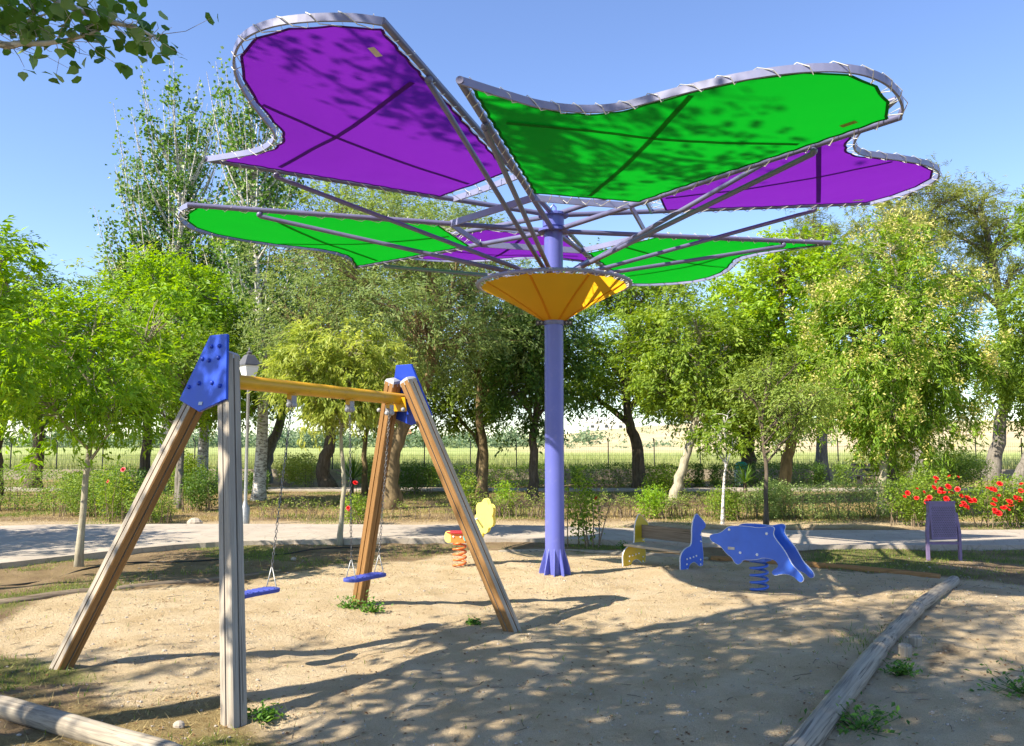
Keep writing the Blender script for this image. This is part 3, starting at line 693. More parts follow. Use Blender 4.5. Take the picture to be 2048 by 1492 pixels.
b = MB(); P = [gp(-7.2,8.9,.012), gp(-5.78,10.01,.012), gp(-5.5,10.9,.012), gp(-5.2,11.5,.015), gp(-4.6,11.55,.012), gp(-4.07,11.9,.012), gp(-3.4,12.6,.015), gp(-3.02,13.1,.02), gp(-2.2,13.4,.01)]
b.tube(spline(P, 60), .011, 6); tag(b.build('irrigation_hose', M['hose'], None, True), 'thin black irrigation hose lying on the soil beside the path', 'hose')

# ------------------------------------------------------------------ spring riders, bench, bin, lamp
def coil(b, c, r, h, turns, wire, n_=90, taper=0):
    P = []
    for i in range(n_):
        t_ = i/(n_-1); a = 2*math.pi*turns*t_; rr = r*(1-taper*t_); P.append((c[0]+rr*math.cos(a), c[1]+rr*math.sin(a), c[2]+h*t_))
    b.tube(P, wire, 8)
DX, DY = 2.76, 9.40; dz = g1(DX, DY)-.02
dol = empty('dolphin_spring_rider', (DX, DY, dz), 'blue dolphin shaped rider on a blue coil spring', 'spring rider')
b = MB(); coil(b, (DX,DY,dz), .092, .36, 4.6, .015); b.build('spring', M['dolphin'], dol, True)
b = MB(); b.lathe([(.11,0),(.11,.015),(.03,.02)], (DX,DY,dz-.005), 20); b.build('spring_foot', M['dolphin'], dol)
zp = [(1036,404),(1040,378),(1072,364),(1128,352),(1162,332),(1190,306),(1215,285),(1250,270),(1400,264),(1500,274),(1560,265),(1612,249),(1643,255),(1652,276),(1641,305),(1642,340),(1680,398),(1730,460),(1772,540),(1803,602),(1862,662),(1893,702),(1897,735),(1872,756),(1845,741),(1820,712),(1762,690),(1702,695),(1650,716),(1626,706),(1620,685),(1640,660),(1672,640),(1681,610),(1660,576),(1612,560),(1540,556),(1500,575),(1440,586),(1356,594),(1336,626),(1306,646),(1272,626),(1252,584),(1202,548),(1170,512),(1146,480),(1100,456),(1056,436)]
pol = smoothpoly([((p[0]-1445)*.00123, (925-p[1])*.00113) for p in zp], 1)
yaw = R(-38); U = np.array([math.cos(yaw), math.sin(yaw), 0]); Nn = np.array([math.sin(yaw), -math.cos(yaw), 0])
for s in (1, -1):
    O = np.array([DX, DY, dz])+Nn*s*.17
    b = MB(); b.plate(pol, O, U, (0,0,1), Nn, .022); pl = b.build('side_panel', M['dolphin'], dol)
    e = MB(); Pc = np.array([O+U*p[0]+np.array([0,0,1])*p[1] for p in np.vstack([pol, pol[:1]])])
    e.sweep(Pc+Nn*0, [(-.002,-.009),(.0035,-.009),(.0035,.009),(-.002,.009)], Nn); e.build('panel_edge', M['blue_edge'], pl)
    for (zx, zy) in ((1232,307),(1582,322),(1490,530),(1333,525)):
        e = MB(); e.ball(O+U*(zx-1445)*.00123+np.array([0,0,(925-zy)*.00113])+Nn*s*.013, .016, 8, 5); e.build('bolt_cap', M['white_plastic'], pl, True)
    if s == 1:
        e = MB(); e.plate([(-.04,-.015),(.04,-.015),(.04,.015),(-.04,.015)], O+U*(1248-1445)*.00123+np.array([0,0,(925-490)*.00113])+Nn*.0135, U, (0,0,1), Nn, .003); e.build('sticker', M['galv'], pl)
b = MB(); b.box(np.array([DX,DY,dz+.40])-U*.02, (.30,.32,.03), np.array([U, -Nn, (0,0,1)]).T); b.build('seat_board', M['dolphin'], dol)
b = MB(); b.box(np.array([DX,DY,dz+.372]), (.22,.2,.03), np.array([U, -Nn, (0,0,1)]).T); b.build('spring_bracket', M['dolphin'], dol)
b = MB(); b.tube([np.array([DX,DY,dz+.62])-U*.2-Nn*.2, np.array([DX,DY,dz+.62])-U*.2+Nn*.12], .014, 8); b.build('hand_grip', M['white_plastic'], dol, True)

YX, YY = -.70, 11.25; yz = g1(YX, YY)-.02
ro = empty('flower_spring_rider', (YX, YY, yz), 'pale yellow scalloped rider with red and orange seat on an orange spring', 'spring rider')
b = MB(); coil(b, (YX,YY,yz), .085, .34, 4.8, .013); b.build('spring', M['spring_orange'], ro, True)
b = MB(); b.lathe([(.10,0),(.10,.015),(.03,.02)], (YX,YY,yz-.005), 20); b.build('spring_foot', M['spring_orange'], ro)
yaw = R(-14); U = np.array([math.cos(yaw), math.sin(yaw), 0]); Nn = np.array([math.sin(yaw), -math.cos(yaw), 0])
ctr = np.array([YX, YY, yz])
b = MB(); b.box(ctr+np.array([0,0,.40]), (.20,.17,.12), np.array([U, -Nn, (0,0,1)]).T); br = b.build('spring_bracket', M['orange'], ro)
for d in (-.06, .04):
    e = MB(); e.ball(ctr+U*d+Nn*.088+np.array([0,0,.42]), .014, 8, 5); e.build('bolt_cap', M['white_plastic'], br, True)
b = MB(); b.plate(smoothpoly([(-.19,-.12),(.16,-.12),(.16,.12),(-.19,.12)], 2), ctr+np.array([0,0,.475]), U, -Nn, (0,0,1), .018); b.build('seat_board', M['red'], ro)
b = MB(); b.plate(smoothpoly([(-.19,-.09),(-.08,-.09),(-.08,.06),(-.19,.06)], 2), ctr+np.array([-.0,0,.43])+Nn*.07, U, (0,0,1), Nn, .02); b.build('rear_panel', M['pale_yellow'], ro)
b = MB(); b.plate(smoothpoly([(.08,-.08),(.22,-.08),(.2,.06),(.08,.06)], 2), ctr+np.array([0,0,.44])+Nn*.1, U, (0,0,1), Nn, .02); b.build('foot_rest', M['cyan'], ro)
sc = []
for a in np.linspace(-100, 200, 61):
    rr = .125+.035*abs(math.sin(R(a)*3.2)); sc.append((.36+rr*.85*math.cos(R(a)), .70+rr*1.45*math.sin(R(a))))
sc += [(.20,.52),(.14,.38),(.16,.30),(.30,.36)]
for s in (1, -1):
    b = MB(); b.plate(sc, ctr+Nn*s*.06, U, (0,0,1), Nn, .022); b.build('scalloped_panel', M['pale_yellow'], ro)
b = MB(); b.tube([ctr+U*.26+Nn*-.16+np.array([0,0,.66]), ctr+U*.26+Nn*.16+np.array([0,0,.66])], .014, 8); b.build('hand_grip', M['white_plastic'], ro, True)

# small bench with animal shaped ends
bench = empty('animal_bench', (1.95, 11.4, g1(1.95, 11.4)), 'small wooden bench with one yellow and one blue animal shaped end', 'bench')
ya = R(-50); A_ = np.array([math.cos(ya), math.sin(ya), 0]); D_ = np.array([-math.sin(ya), math.cos(ya), 0])
zb = [(870,155),(900,200),(940,258),(944,290),(930,312),(906,326),(905,352),(914,480),(920,560),(916,640),(912,662),(884,662),(872,640),(845,612),(815,625),(800,652),(796,690),(738,690),(736,600),(736,560),(750,512),(780,478),(824,460),(831,400),(832,300),(842,230)]
sil = [((p[0]-735)/210*.54, (690-p[1])/530*.72) for p in zb]
f0 = np.array([1.50, 11.42, 0]); f1 = f0+A_*.98
for P0, mt, sgn in ((f0, 'yellow_panel', 1), (f1, 'dolphin', 1)):
    O = P0.copy(); O[2] = g1(O[0], O[1])-.03
    b = MB(); b.plate(smoothpoly(sil, 1), O, D_, (0,0,1), A_, .022); pl = b.build('end_panel', M[mt], bench)
    pl['label'] = 'yellow animal shaped end panel' if mt[0] == 'y' else 'blue animal shaped end panel with pale bolts'
    e = MB(); pp = smoothpoly(sil, 1); Pc = np.array([O+D_*p[0]+np.array([0,0,1])*p[1] for p in np.vstack([pp, pp[:1]])]); e.sweep(Pc, [(-.002,-.009),(.003,-.009),(.003,.009),(-.002,.009)], A_); e.build('panel_edge', M['blue_edge'], pl)
    for (zx, zy) in ((785,578),(810,573),(836,567),(860,560),(783,625),(893,600),(893,645),(785,672),(898,365),(897,430)):
        e = MB(); e.ball(O+D_*(zx-735)/210*.54+np.array([0,0,(690-zy)/530*.72])+A_*.013, .013, 8, 5); e.build('bolt_cap', M['white_plastic'], pl, True)
zb0 = g1(1.9, 11.4)
for j in range(3):
    c = f0+A_*.49+D_*(.07+.125*j)+np.array([0,0,zb0+.275]); b = MB(); b.plate([(-.48,-.056),(.48,-.056),(.48,.056),(-.48,.056)], (0,0,0), (0,0,1), (0,1,0), (1,0,0), .03)
    xx = Vector((0,0,1)); yy = Vector(D_); zz = Vector(A_)
    Mw = Matrix.Translation(Vector(c)) @ Matrix(((xx.x,yy.x,zz.x),(xx.y,yy.y,zz.y),(xx.z,yy.z,zz.z))).to_4x4()
    o = b.build('seat_plank', M['wood_grey'], None, world=Mw); par(o, bench)
c = f0+A_*.49+D_*.40+np.array([0,0,zb0+.435]); b = MB(); b.plate([(-.48,-.09),(.48,-.09),(.48,.09),(-.48,.09)], (0,0,0), (0,0,1), (1,0,0), (0,1,0), .03)
o = b.build('backrest', M['wood_bench'], None, world=Matrix.Translation(Vector(c)) @ Matrix(((xx.x,yy.x,zz.x),(xx.y,yy.y,zz.y),(xx.z,yy.z,zz.z))).to_4x4()); par(o, bench)
b = MB(); b.plate([(-.03,-.012),(.03,-.012),(.03,.012),(-.03,.012)], c+A_*.42+np.array([0,0,.07])-D_*.018, A_, (0,0,1), D_, .003); b.build('maker_plate', M['white_plastic'], bench)

# litter bin
bx, by = 6.07, 11.8; bz = g1(bx, by)
lb = empty('litter_bin', (bx, by, bz), 'dark purple metal litter bin tilting between two square posts', 'litter bin')
for s in (-1, 1):
    b = MB(); b.sweep([(bx+s*.225, by, bz-.05),(bx+s*.225, by, bz+.40),(bx+s*.19, by+.01, bz+.66)], [(-.02,-.02),(.02,-.02),(.02,.02),(-.02,.02)], (0,1,0)); b.build('post', M['purple_bin'], lb)
b = MB(); b.box((bx, by, bz+.24), (.43,.03,.035)); b.build('stretcher', M['purple_bin'], lb)
# body: half-round basket, slightly tilted back, open top with rim
Mt = Matrix.Translation((bx, by+.0, bz+.55)) @ Matrix.Rotation(R(-5), 4, 'X')
b = MB(); pr = [(-.185,-.02)]
for a in np.linspace(0, math.pi, 13): pr.append((-.185*math.cos(a), .02+.20*math.sin(a)))
pr.append((.185,-.02)); n_ = len(pr)
V = [(p[0]*.97, p[1], -.26) for p in pr]+[(p[0], p[1], .26) for p in pr]+[(p[0]*.93, p[1]*.93+.004, .26) for p in pr]+[(p[0]*.90, p[1]*.93+.004, -.24) for p in pr]
F = []
for k in range(n_):
    l = (k+1) % n_
    for a in range(3): F.append((a*n_+k, a*n_+l, (a+1)*n_+l, (a+1)*n_+k))
F += [tuple(range(n_))[::-1], tuple(range(3*n_, 4*n_))]
b.add(V, F); bo = b.build('basket', M['purple_bin'], None, world=Mt); par(bo, lb)
b = MB(); b.sweep([(p[0]*1.02, p[1]*1.02, .262) for p in pr]+[(pr[0][0]*1.02, pr[0][1]*1.02, .262)], [(-.008,-.012),(.008,-.012),(.008,.012),(-.008,.012)], (0,0,1)); r_o = b.build('rim', M['purple_bin'], None, world=Mt); par(r_o, lb)
hole = MB()
for r_ in range(18):
    for c_ in range(13):
        hx = -.15+.025*c_+(.0125 if r_ % 2 else 0); hz = -.21+.0235*r_
        hole.lathe([(.0068,0),(.0068,.001)], (hx, hz, 0), 6)
ho = hole.build('perforation', M['iron'], None, world=Mt @ Matrix.Translation((0,-.0225,0)) @ Matrix.Rotation(R(90), 4, 'X')); ho['kind'] = 'stuff'; par(ho, lb)

# lamp post behind the swing
lx, ly = -5.36, 16.8
lamp = empty('lamp_post', (lx, ly, 0), 'slim grey park lamp post with lantern behind the swing beam', 'lamp post')
b = MB(); b.lathe([(.09,-.05),(.09,.35),(.05,.42),(.035,.5),(.03,2.75),(.06,2.80),(.06,2.84),(.02,2.9)], (lx,ly,0), 14); b.build('pole', M['galv'], lamp, True, angle=40)
b = MB(); b.lathe([(.11,2.90),(.21,3.22),(.20,3.22),(.10,2.91)], (lx,ly,0), 4); b.build('lantern_glass', M['lamp_glass'], lamp)
b = MB(); b.lathe([(.245,3.22),(.245,3.245),(.12,3.42),(.10,3.44),(.03,3.46)], (lx,ly,0), 4); b.build('lantern_roof', M['lamp_roof'], lamp)
b = MB(); b.lathe([(.05,3.45),(.065,3.49),(.02,3.52),(.025,3.55),(.004,3.60)], (lx,ly,0), 8); b.build('finial', M['lamp_roof'], lamp)

# ------------------------------------------------------------------ wall and fence
wl_ = empty('low_wall', (0,38,0), 'low rendered wall along the far edge of the park under the fence', 'wall')
for i in range(16):
    x0 = -38+i*5; b = MB(); b.box((x0+2.5, 38.0, .14+.004*(i % 3)), (4.985,.26,.62)); b.build('wall_panel', M['wall'], wl_)
fe = empty('mesh_fence', (0,38.0,.45), 'dark wire mesh fence with bent topped posts at the edge of the field', 'fence')
b = MB(); sp = 2.1
for zz_ in np.arange(.04, 1.22, .2): b.box((sp/2, 0, zz_), (sp,.008,.008))
for xx_ in np.arange(.1, sp, .1): b.box((xx_, 0, .62), (.005,.005,1.18))
V = np.concatenate(b.V); lp = [i for f in b.F for i in f]; wm = mesh_np('mesh_panel', V, lp, np.arange(len(b.F))*4); wm.materials.append(M['wire'])
b = MB(); b.tube([(0,0,-.1),(0,0,1.22),(-.06,-.12,1.42)], .028, 6); V = np.concatenate(b.V); st_ = np.cumsum([0]+[len(f) for f in b.F])[:-1]; pm = mesh_np('post', V, [i for f in b.F for i in f], st_); pm.materials.append(M['iron'])
for i in range(36):
    x0 = -37.6+i*sp
    for nm, me in (('fence_post', pm), ('mesh_panel', wm)):
        o = bpy.data.objects.new(nm, me); o.location = (x0, 38.0, .455); col.objects.link(o); par(o, fe)

# far buildings
def house(px, py, w, d, h, rot, label, roof):
    zz_ = fieldz(px, py)-.5; root = empty('farm_building', (px, py, zz_), label, 'building')
    Mx = Matrix.Translation((px, py, zz_)) @ Matrix.Rotation(rot, 4, 'Z')
    b = MB(); b.box((0,0,h/2), (w,d,h)); o = b.build('wall', M['house_white'], None, world=Mx); par(o, root)
    b = MB(); b.add([(-w/2-.3,-d/2-.3,h),(w/2+.3,-d/2-.3,h),(w/2+.3,d/2+.3,h),(-w/2-.3,d/2+.3,h),(-w/2,0,h+d*.28),(w/2,0,h+d*.28)], [(0,1,5,4),(2,3,4,5),(0,4,3),(1,2,5),(0,3,2,1)]); o = b.build('roof', M[roof], None, world=Mx); par(o, root)
    for k in range(3):
        b = MB(); b.box((-w/3+k*w/3, -d/2-.03, h*.5), (w*.08,.1,h*.3)); o = b.build('window', M['house_dark'], None, world=Mx); par(o, root)
house(48, 430, 22, 10, 4.2, .1, 'long white farm building on the far hillside right of the lilac pole', 'house_white')
house(-42, 300, 12, 8, 4.5, .2, 'far building with orange roof seen between the swing legs', 'house_roof')

# ------------------------------------------------------------------ vegetation
def unit(n): 
    v = rng.normal(size=(n, 3)); return v/np.linalg.norm(v, axis=1)[:, None]
def leaves(C, size, aspect, v, up=.6, droop=0., shape='diamond', dirs=None, nrms=None):
    """C: centres; one folded leaf per centre"""
    n = len(C); nrm = unit(n)
    if nrms is not None: nrm = nrms+nrm*.45
    else: nrm[:, 2] = np.abs(nrm[:, 2])*1.0+up
    nrm = nrm*1.0; nrm /= np.linalg.norm(nrm, axis=1)[:, None]
    d = unit(n) if dirs is None else dirs+unit(n)*.5
    d[:, 2] -= droop; d -= nrm*np.sum(d*nrm, 1)[:, None]; d /= np.linalg.norm(d, axis=1)[:, None]+1e-9
    s = np.cross(nrm, d); L = (size*rng.uniform(.7, 1.25, n))[:, None]; Wd = L*aspect
    if shape == 'diamond':
        P = [C-d*L*.5, C-d*L*.05+s*Wd*.5+nrm*Wd*.12, C+d*L*.5-nrm*L*.08, C-d*L*.05-s*Wd*.5+nrm*Wd*.12]
    else:   # broad poplar leaf, lobed
        P = [C-d*L*.45, C-d*L*.30+s*Wd*.42+nrm*Wd*.06, C+d*L*.02+s*Wd*.50+nrm*Wd*.10, C+d*L*.16+s*Wd*.30+nrm*Wd*.05, C+d*L*.5-nrm*L*.05, C+d*L*.16-s*Wd*.30+nrm*Wd*.05, C+d*L*.02-s*Wd*.50+nrm*Wd*.10, C-d*L*.30-s*Wd*.42+nrm*Wd*.06]
    k = len(P); V = np.stack(P, 1).reshape(-1, 3)
    return V, np.repeat(v, k), k
def leafobj(name, C, size, aspect, v, mat_, parent, up=.6, droop=0., shape='diamond', dirs=None, kind=None, nrms=None):
    V, a, k = leaves(np.asarray(C), size, aspect, np.clip(v, 0, 1), up, droop, shape, dirs, nrms)
    n = len(V)//k; me = mesh_np(name, V, np.arange(n*k), np.arange(n)*k, False, dict(v=a))
    o = link(name, me, mat_, parent); o['kind'] = kind or 'stuff'
    return o
def branchset(b, base_path, rad, targets, nl, r_limb, r_twig, sides=5):
    """limbs from the trunk to a few centres, twigs from limbs to every target"""
    T = np.asarray(targets); nl = min(nl, len(T)); cen = T[rng.choice(len(T), nl, replace=False)]
    for _ in range(4):
        lab = np.argmin(((T[:, None]-cen[None])**2).sum(-1), 1)
        for i in range(nl):
            if (lab == i).any(): cen[i] = T[lab == i].mean(0)
    for i in range(nl):
        c = cen[i]; bp = base_path; hz = bp[:, 2]; want = c[2]-.55*np.linalg.norm((c-bp[-1])[:2])-.4
        j = int(np.clip(np.argmin(np.abs(hz-want)), len(bp)*.35, len(bp)-1)); s = bp[j]
        mid = s+(c-s)*.5+np.array([*rng.normal(0, .12, 2), .12*np.linalg.norm(c-s)*rng.uniform(-.2, 1)])
        P = spline([s, mid, c], 8); rl = min(r_limb, rad[j]*.8); b.tube(P, np.linspace(rl, max(r_twig, rl*.35), 8), sides, caps=False)
        for t in T[lab == i]:
            k = rng.integers(3, 8); s2 = P[k]; m2 = s2+(t-s2)*.5+rng.normal(0, .08, 3)*np.linalg.norm(t-s2)
            b.tube(spline([s2, m2, t], 4), np.linspace(r_twig, r_twig*.3, 4), 3, caps=False)
    return cen
def crownpts(ells, n, fill=.42, bottom=-.92):
    ells = list(ells); base_n = len(ells)
    for e in ells[:base_n]:
        for _ in range(3):
            d = unit(1)[0]; d[2] = d[2]*.7; f_ = rng.uniform(.32, .55)
            ells.append((e[0]+d[0]*e[3]*.85, e[1]+d[1]*e[4]*.85, e[2]+d[2]*e[5]*.9, e[3]*f_, e[4]*f_, e[5]*f_))
    out = []; vol = np.array([e[3]*e[4]*e[5] for e in ells]); vol /= vol.sum()
    for e, w in zip(ells, vol):
        m_ = max(3, int(n*w*1.6)); d = unit(m_); r_ = rng.uniform(0, 1, m_)**fill*.92
        p = d*r_[:, None]; p = p[p[:, 2] > bottom]; wob_ = 1+.28*(fbm(p[:, 0]*2.2+e[0]*3+5, p[:, 2]*2.2+p[:, 1]*1.7, 2, int(abs(e[2])*10))-.5)[:, None]*2.4
        out.append(np.array(e[:3])+p*wob_*np.array(e[3:]))
    P = np.concatenate(out); return P[rng.permutation(len(P))[:n]]
BS = {}
def tree(name, label, pos, path, r0, ells, clumps, per, size, aspect, lm, bm, sig=.3, nl=7, droop=0., up=.6, group=None, cat='tree', r_top=.35, sigz=.7, blossom=None, shape='diamond', extra_limb=None, twig_r=.009, bright=.0, dens=1.0):
    z0 = g1(*pos) if abs(pos[0]) < 40 and pos[1] < 37 else 0
    clumps = int(clumps*1.55*dens); size *= 1.06; sig *= .84; ells = [(e[0], e[1], e[2], e[3]*1.12, e[4]*1.12, e[5]*1.14) for e in ells]
    root = empty(name, (pos[0], pos[1], z0), label, cat, group)
    base = np.array([pos[0], pos[1], z0])
    P = spline(np.array(path), 18)+base; P[0][2] -= .15
    P[1:, :2] += (rng.normal(0, r0*.12, (17, 2)))
    rad = np.linspace(1, r_top, 18)*r0; rad[0] *= 1.45; rad[1] *= 1.15
    b = MB(); b.tube(P, rad, 12); b.build('trunk', bm, root, True)
    T = crownpts([(e[0]+base[0], e[1]+base[1], e[2]+base[2], *e[3:]) for e in ells], clumps)
    b = MB(); branchset(b, P, rad, T, nl, r0*.5, twig_r, 5); b.build('branches', bm, root, True, recalc=False)['kind'] = 'stuff'
    sg = np.array([sig, sig, sig*sigz]); cs = rng.uniform(.6, 1.35, len(T))
    # every clump is a handful of leafy sprays: flat rows of leaves along short twigs
    nt_ = 6; pl_ = per//nt_; ctr_ = np.mean(T, 0); K = len(T)*nt_
    Tw = np.repeat(T, nt_, 0); csw = np.repeat(cs, nt_); out_ = Tw-ctr_; out_ /= np.linalg.norm(out_, axis=1)[:, None]+1e-6
    td = unit(K)+out_*.7; td[:, 2] -= .15+droop*.8; td /= np.linalg.norm(td, axis=1)[:, None]
    tn = unit(K)*.6+np.array([0, 0, up+.25])+out_*.35; tn /= np.linalg.norm(tn, axis=1)[:, None]
    t_ = rng.uniform(-.15, 1.0, (K, pl_)); ln_ = (sig*2.1*csw)[:, None]
    C = Tw[:, None]+(rng.normal(size=(K, 3))*sg*.45*csw[:, None])[:, None]+td[:, None]*(t_*ln_)[..., None]+rng.normal(size=(K, pl_, 3))*sig*.16
    C[..., 2] -= .18*(t_*ln_)**2/ (sig*2)*(1+droop)
    C = C.reshape(-1, 3); dirs = np.repeat(td, pl_, 0)*.8; nr = np.repeat(tn, pl_, 0)
    v = np.repeat(rng.uniform(0, .5, len(T)), nt_*pl_)*.7+np.repeat(rng.uniform(0, .35, K), pl_)+rng.uniform(0, .35, len(C))-.05+bright
    leafobj('crown', C, size, aspect, v, lm, root, up, droop, shape, dirs*1.2, None, nr)
    if blossom:
        nb, bs, bmat_ = blossom; ctr_ = np.mean(T, 0); dn = np.linalg.norm((T-ctr_)/T.std(0), axis=1)+rng.uniform(0, .8, len(T)); sel = T[np.argsort(-dn)[:nb]]
        outw = sel-ctr_; outw /= np.linalg.norm(outw, axis=1)[:, None]
        cc = sel+outw*.20+np.array([0,-.12,.08]); C2 = np.repeat(cc, 34, 0)+rng.normal(size=(len(cc)*34, 3))*np.array([.085,.085,.11])
        leafobj('blossom', C2, bs, .5, rng.uniform(0, 1, len(C2)), bmat_, root, .3, .5)
    return root
TB = 'trees of the park behind the playground'
# young tree and saplings near the path
tree('young_tree', 'young bright green tree on a thin pale trunk left of the swing', (-5.72,11.1), [(0,0,0),(.03,0,1.0),(.10,0,1.8),(.02,0,2.6),(.1,0,3.5)], .047, [(-.05,0,2.5,1.15,1.0,1.0),(.45,.1,3.2,.9,.7,.6),(-.8,0,2.9,.7,.7,.7),(.55,0,2.1,.75,.6,.5),(1.1,0,3.5,.45,.4,.25),(-.3,0,3.6,.5,.5,.4)], 210, 62, .100, .36, M['l_bright'], M['bark_pale'], .20, 8, .25, .5, TB, r_top=.3, dens=.62)
tree('young_tree', 'bright green tree cut by the left edge with long leaves against the sky', (-6.35,9.3), [(0,0,0),(.05,0,1.5),(.1,0,2.6),(.2,0,3.6)], .06, [(.20,0,2.75,.70,.8,1.0),(.42,0,3.75,.40,.5,.55)], 120, 60, .110, .42, M['l_bright'], M['bark_pale'], .20, 6, .3, .5, TB, bright=.12, dens=.55)
tree('young_tree', 'small tree with pale drooping leaves on a thin stem behind the swing beam', (-2.82,13.75), [(0,0,0),(.04,0,1),(-.02,0,2),(.05,0,3.4)], .045, [(-.1,0,2.75,1.0,.8,.8),(-.45,0,3.0,.7,.6,.6),(.5,0,2.9,.65,.6,.7)], 170, 60, .105, .32, M['l_pale'], M['bark_pale'], .16, 8, .7, .2, TB)
tree('young_tree', 'tiny sapling with white stem behind the small bench', (4.32,17.2), [(0,0,0),(.05,0,.8),(.12,0,1.5),(.08,0,2.2)], .035, [(.05,0,2.0,.42,.4,.42),(-.25,0,1.75,.4,.35,.22),(.3,0,1.7,.3,.3,.2)], 60, 42, .09, .40, M['l_mid'], M['bark_white'], .15, 5, .3, .5, TB, dens=.5)
tree('young_tree', 'thin dark stemmed tree with grey twiggy top directly behind the dolphin', (5.05,16.65), [(0,0,0),(.02,0,1.2),(-.02,0,2.2),(.2,0,3.3)], .05, [(.3,0,2.75,1.05,.9,.75),(.75,0,2.2,.6,.6,.4)], 120, 36, .075, .40, M['l_olive'], M['bark'], .20, 12, .1, .5, TB, twig_r=.008)
# main rows
tree('ash_tree', 'big grey green tree with forked lichen trunk between the swing frames', (-3.05,21), [(0,0,0),(.02,0,1.3),(.35,0,2.2),(.95,0,3.4),(1.3,0,5.0)], .24, [(-1.2,0,5.6,2.7,2.6,2.3),(1.5,.3,5.4,2.5,2.4,2.2),(0,-.6,4.2,2.9,2.0,1.3),(-2.3,0,4.0,1.7,1.8,1.3),(.2,0,7.0,2.0,1.9,1.3)], 520, 58, .115, .30, M['l_grey'], M['bark_orange'], .30, 14, .1, .5, TB, twig_r=.012)
tree('ash_tree', 'wide olive green tree with dark curved trunk behind the swing beam', (-6.75,30.7), [(0,0,0),(-.25,0,.8),(.05,0,1.8),(-.2,0,3.5),(.1,0,7)], .30, [(-1.2,0,8.6,3.2,3.0,2.6),(1.9,0,8.9,3.2,3.0,2.6),(.2,0,6.2,4.0,3.0,2.0),(.4,0,10.6,2.3,2.2,1.4)], 470, 54, .165, .33, M['l_olive'], M['bark'], .42, 12, .1, .5, TB, twig_r=.016)
tree('ash_tree', 'grey green tree directly behind the orange funnel', (-.9,25.0), [(0,0,0),(.05,0,1.5),(-.1,0,3),(.1,0,6)], .17, [(.0,0,5.4,2.4,2.2,2.3),(-1.0,0,7.0,2.0,2.0,1.7),(1.1,0,4.4,1.6,1.6,1.4)], 300, 56, .135, .32, M['l_grey'], M['bark_orange'], .32, 10, .1, .5, TB, twig_r=.012)
tree('park_tree', 'bushy green tree with slim trunk right of the far swing leg', (-1.08,27.6), [(0,0,0),(.05,0,1.4),(-.05,0,2.4),(.3,0,4.5)], .16, [(0,0,4.0,2.2,2.0,1.9),(-.9,0,3.2,1.4,1.4,1.1)], 220, 56, .14, .42, M['l_mid'], M['bark'], .30, 9, .1, .5, TB)
tree('park_tree', 'dark green tree immediately left of the lilac pole', (.62,24.0), [(0,0,0),(.0,0,1.6),(.1,0,3),(.1,0,5)], .15, [(.1,0,3.7,1.5,1.4,1.9),(.1,0,5.2,1.4,1.4,1.3)], 230, 56, .13, .42, M['l_dark'], M['bark'], .28, 9, .15, .5, TB)
tree('park_tree', 'mid green tree with twin dark trunks right of the lilac pole', (4.6,30), [(0,0,0),(-.1,0,1.6),(-.45,0,3),(-.2,0,6)], .26, [(-.3,0,5.6,2.9,2.6,2.6),(-1.9,0,4.2,1.7,1.7,1.3),(1.2,0,4.4,1.8,1.8,1.3),(-.2,0,7.5,2.1,2.0,1.4)], 400, 56, .155, .40, M['l_mid'], M['bark'], .38, 11, .1, .5, TB, twig_r=.014)
tree('park_tree', 'bright green tree on a pale trunk leaning right behind the bench', (4.22,22), [(0,0,0),(.22,0,.8),(.55,0,1.8),(.75,0,3.0),(.8,0,4.6)], .15, [(.7,0,4.0,1.5,1.4,1.7),(-.2,0,3.3,.9,.9,.8),(1.4,0,3.0,.9,.9,.8)], 240, 58, .125, .40, M['l_mid'], M['bark_pale'], .26, 9, .2, .5, TB, bright=.1)
tree('park_tree', 'lime green tree with low forked trunk right of the dolphin', (7.5,22.9), [(0,0,0),(.0,0,.9),(.25,0,1.8),(.1,0,3.4),(0,0,6.2)], .20, [(-.1,0,5.2,1.9,1.8,2.0),(-.9,0,3.8,1.5,1.5,1.3),(.9,0,3.6,1.5,1.5,1.4),(.4,0,6.6,1.2,1.2,.9),(-.6,0,2.5,1.3,1.2,.8)], 420, 60, .125, .50, M['l_lime'], M['bark_orange'], .27, 11, .1, .5, TB)
tree('park_tree', 'shaded dark green tree with thick trunk behind the lime green tree', (9.6,34), [(0,0,0),(.05,0,1.8),(.2,0,3.2),(0,0,6)], .36, [(0,0,4.6,3.0,2.8,2.6),(-2.2,0,3.6,1.9,1.9,1.4)], 280, 54, .175, .42, M['l_dark'], M['bark'], .42, 10, .1, .5, TB, twig_r=.016)
tree('blossom_tree', 'leafy tree covered in cream blossom clusters at the right', (8.42,19), [(0,0,0),(.03,0,.8),(.15,0,1.6),(.4,0,3.2),(.5,0,5.6)], .115, [(.55,0,4.1,1.75,1.6,1.9),(1.4,0,3.0,1.1,1.2,1.2),(-.4,0,2.8,1.2,1.2,1.1),(.6,0,5.9,1.0,1.0,.9),(.5,0,1.9,1.3,1.1,.7)], 430, 60, .14, .28, M['l_ash'], M['bark_pale'], .25, 11, .45, .3, TB, blossom=(260, .075, M['blossom']))
tree('park_tree', 'green tree with grey trunk under the blossom clusters', (12.45,27), [(0,0,0),(-.1,0,1.2),(.2,0,2.4),(.1,0,4)], .19, [(-.3,0,3.4,2.1,2.0,1.7)], 220, 56, .15, .36, M['l_ash'], M['bark'], .30, 9, .3, .4, TB, blossom=(70, .075, M['blossom']))
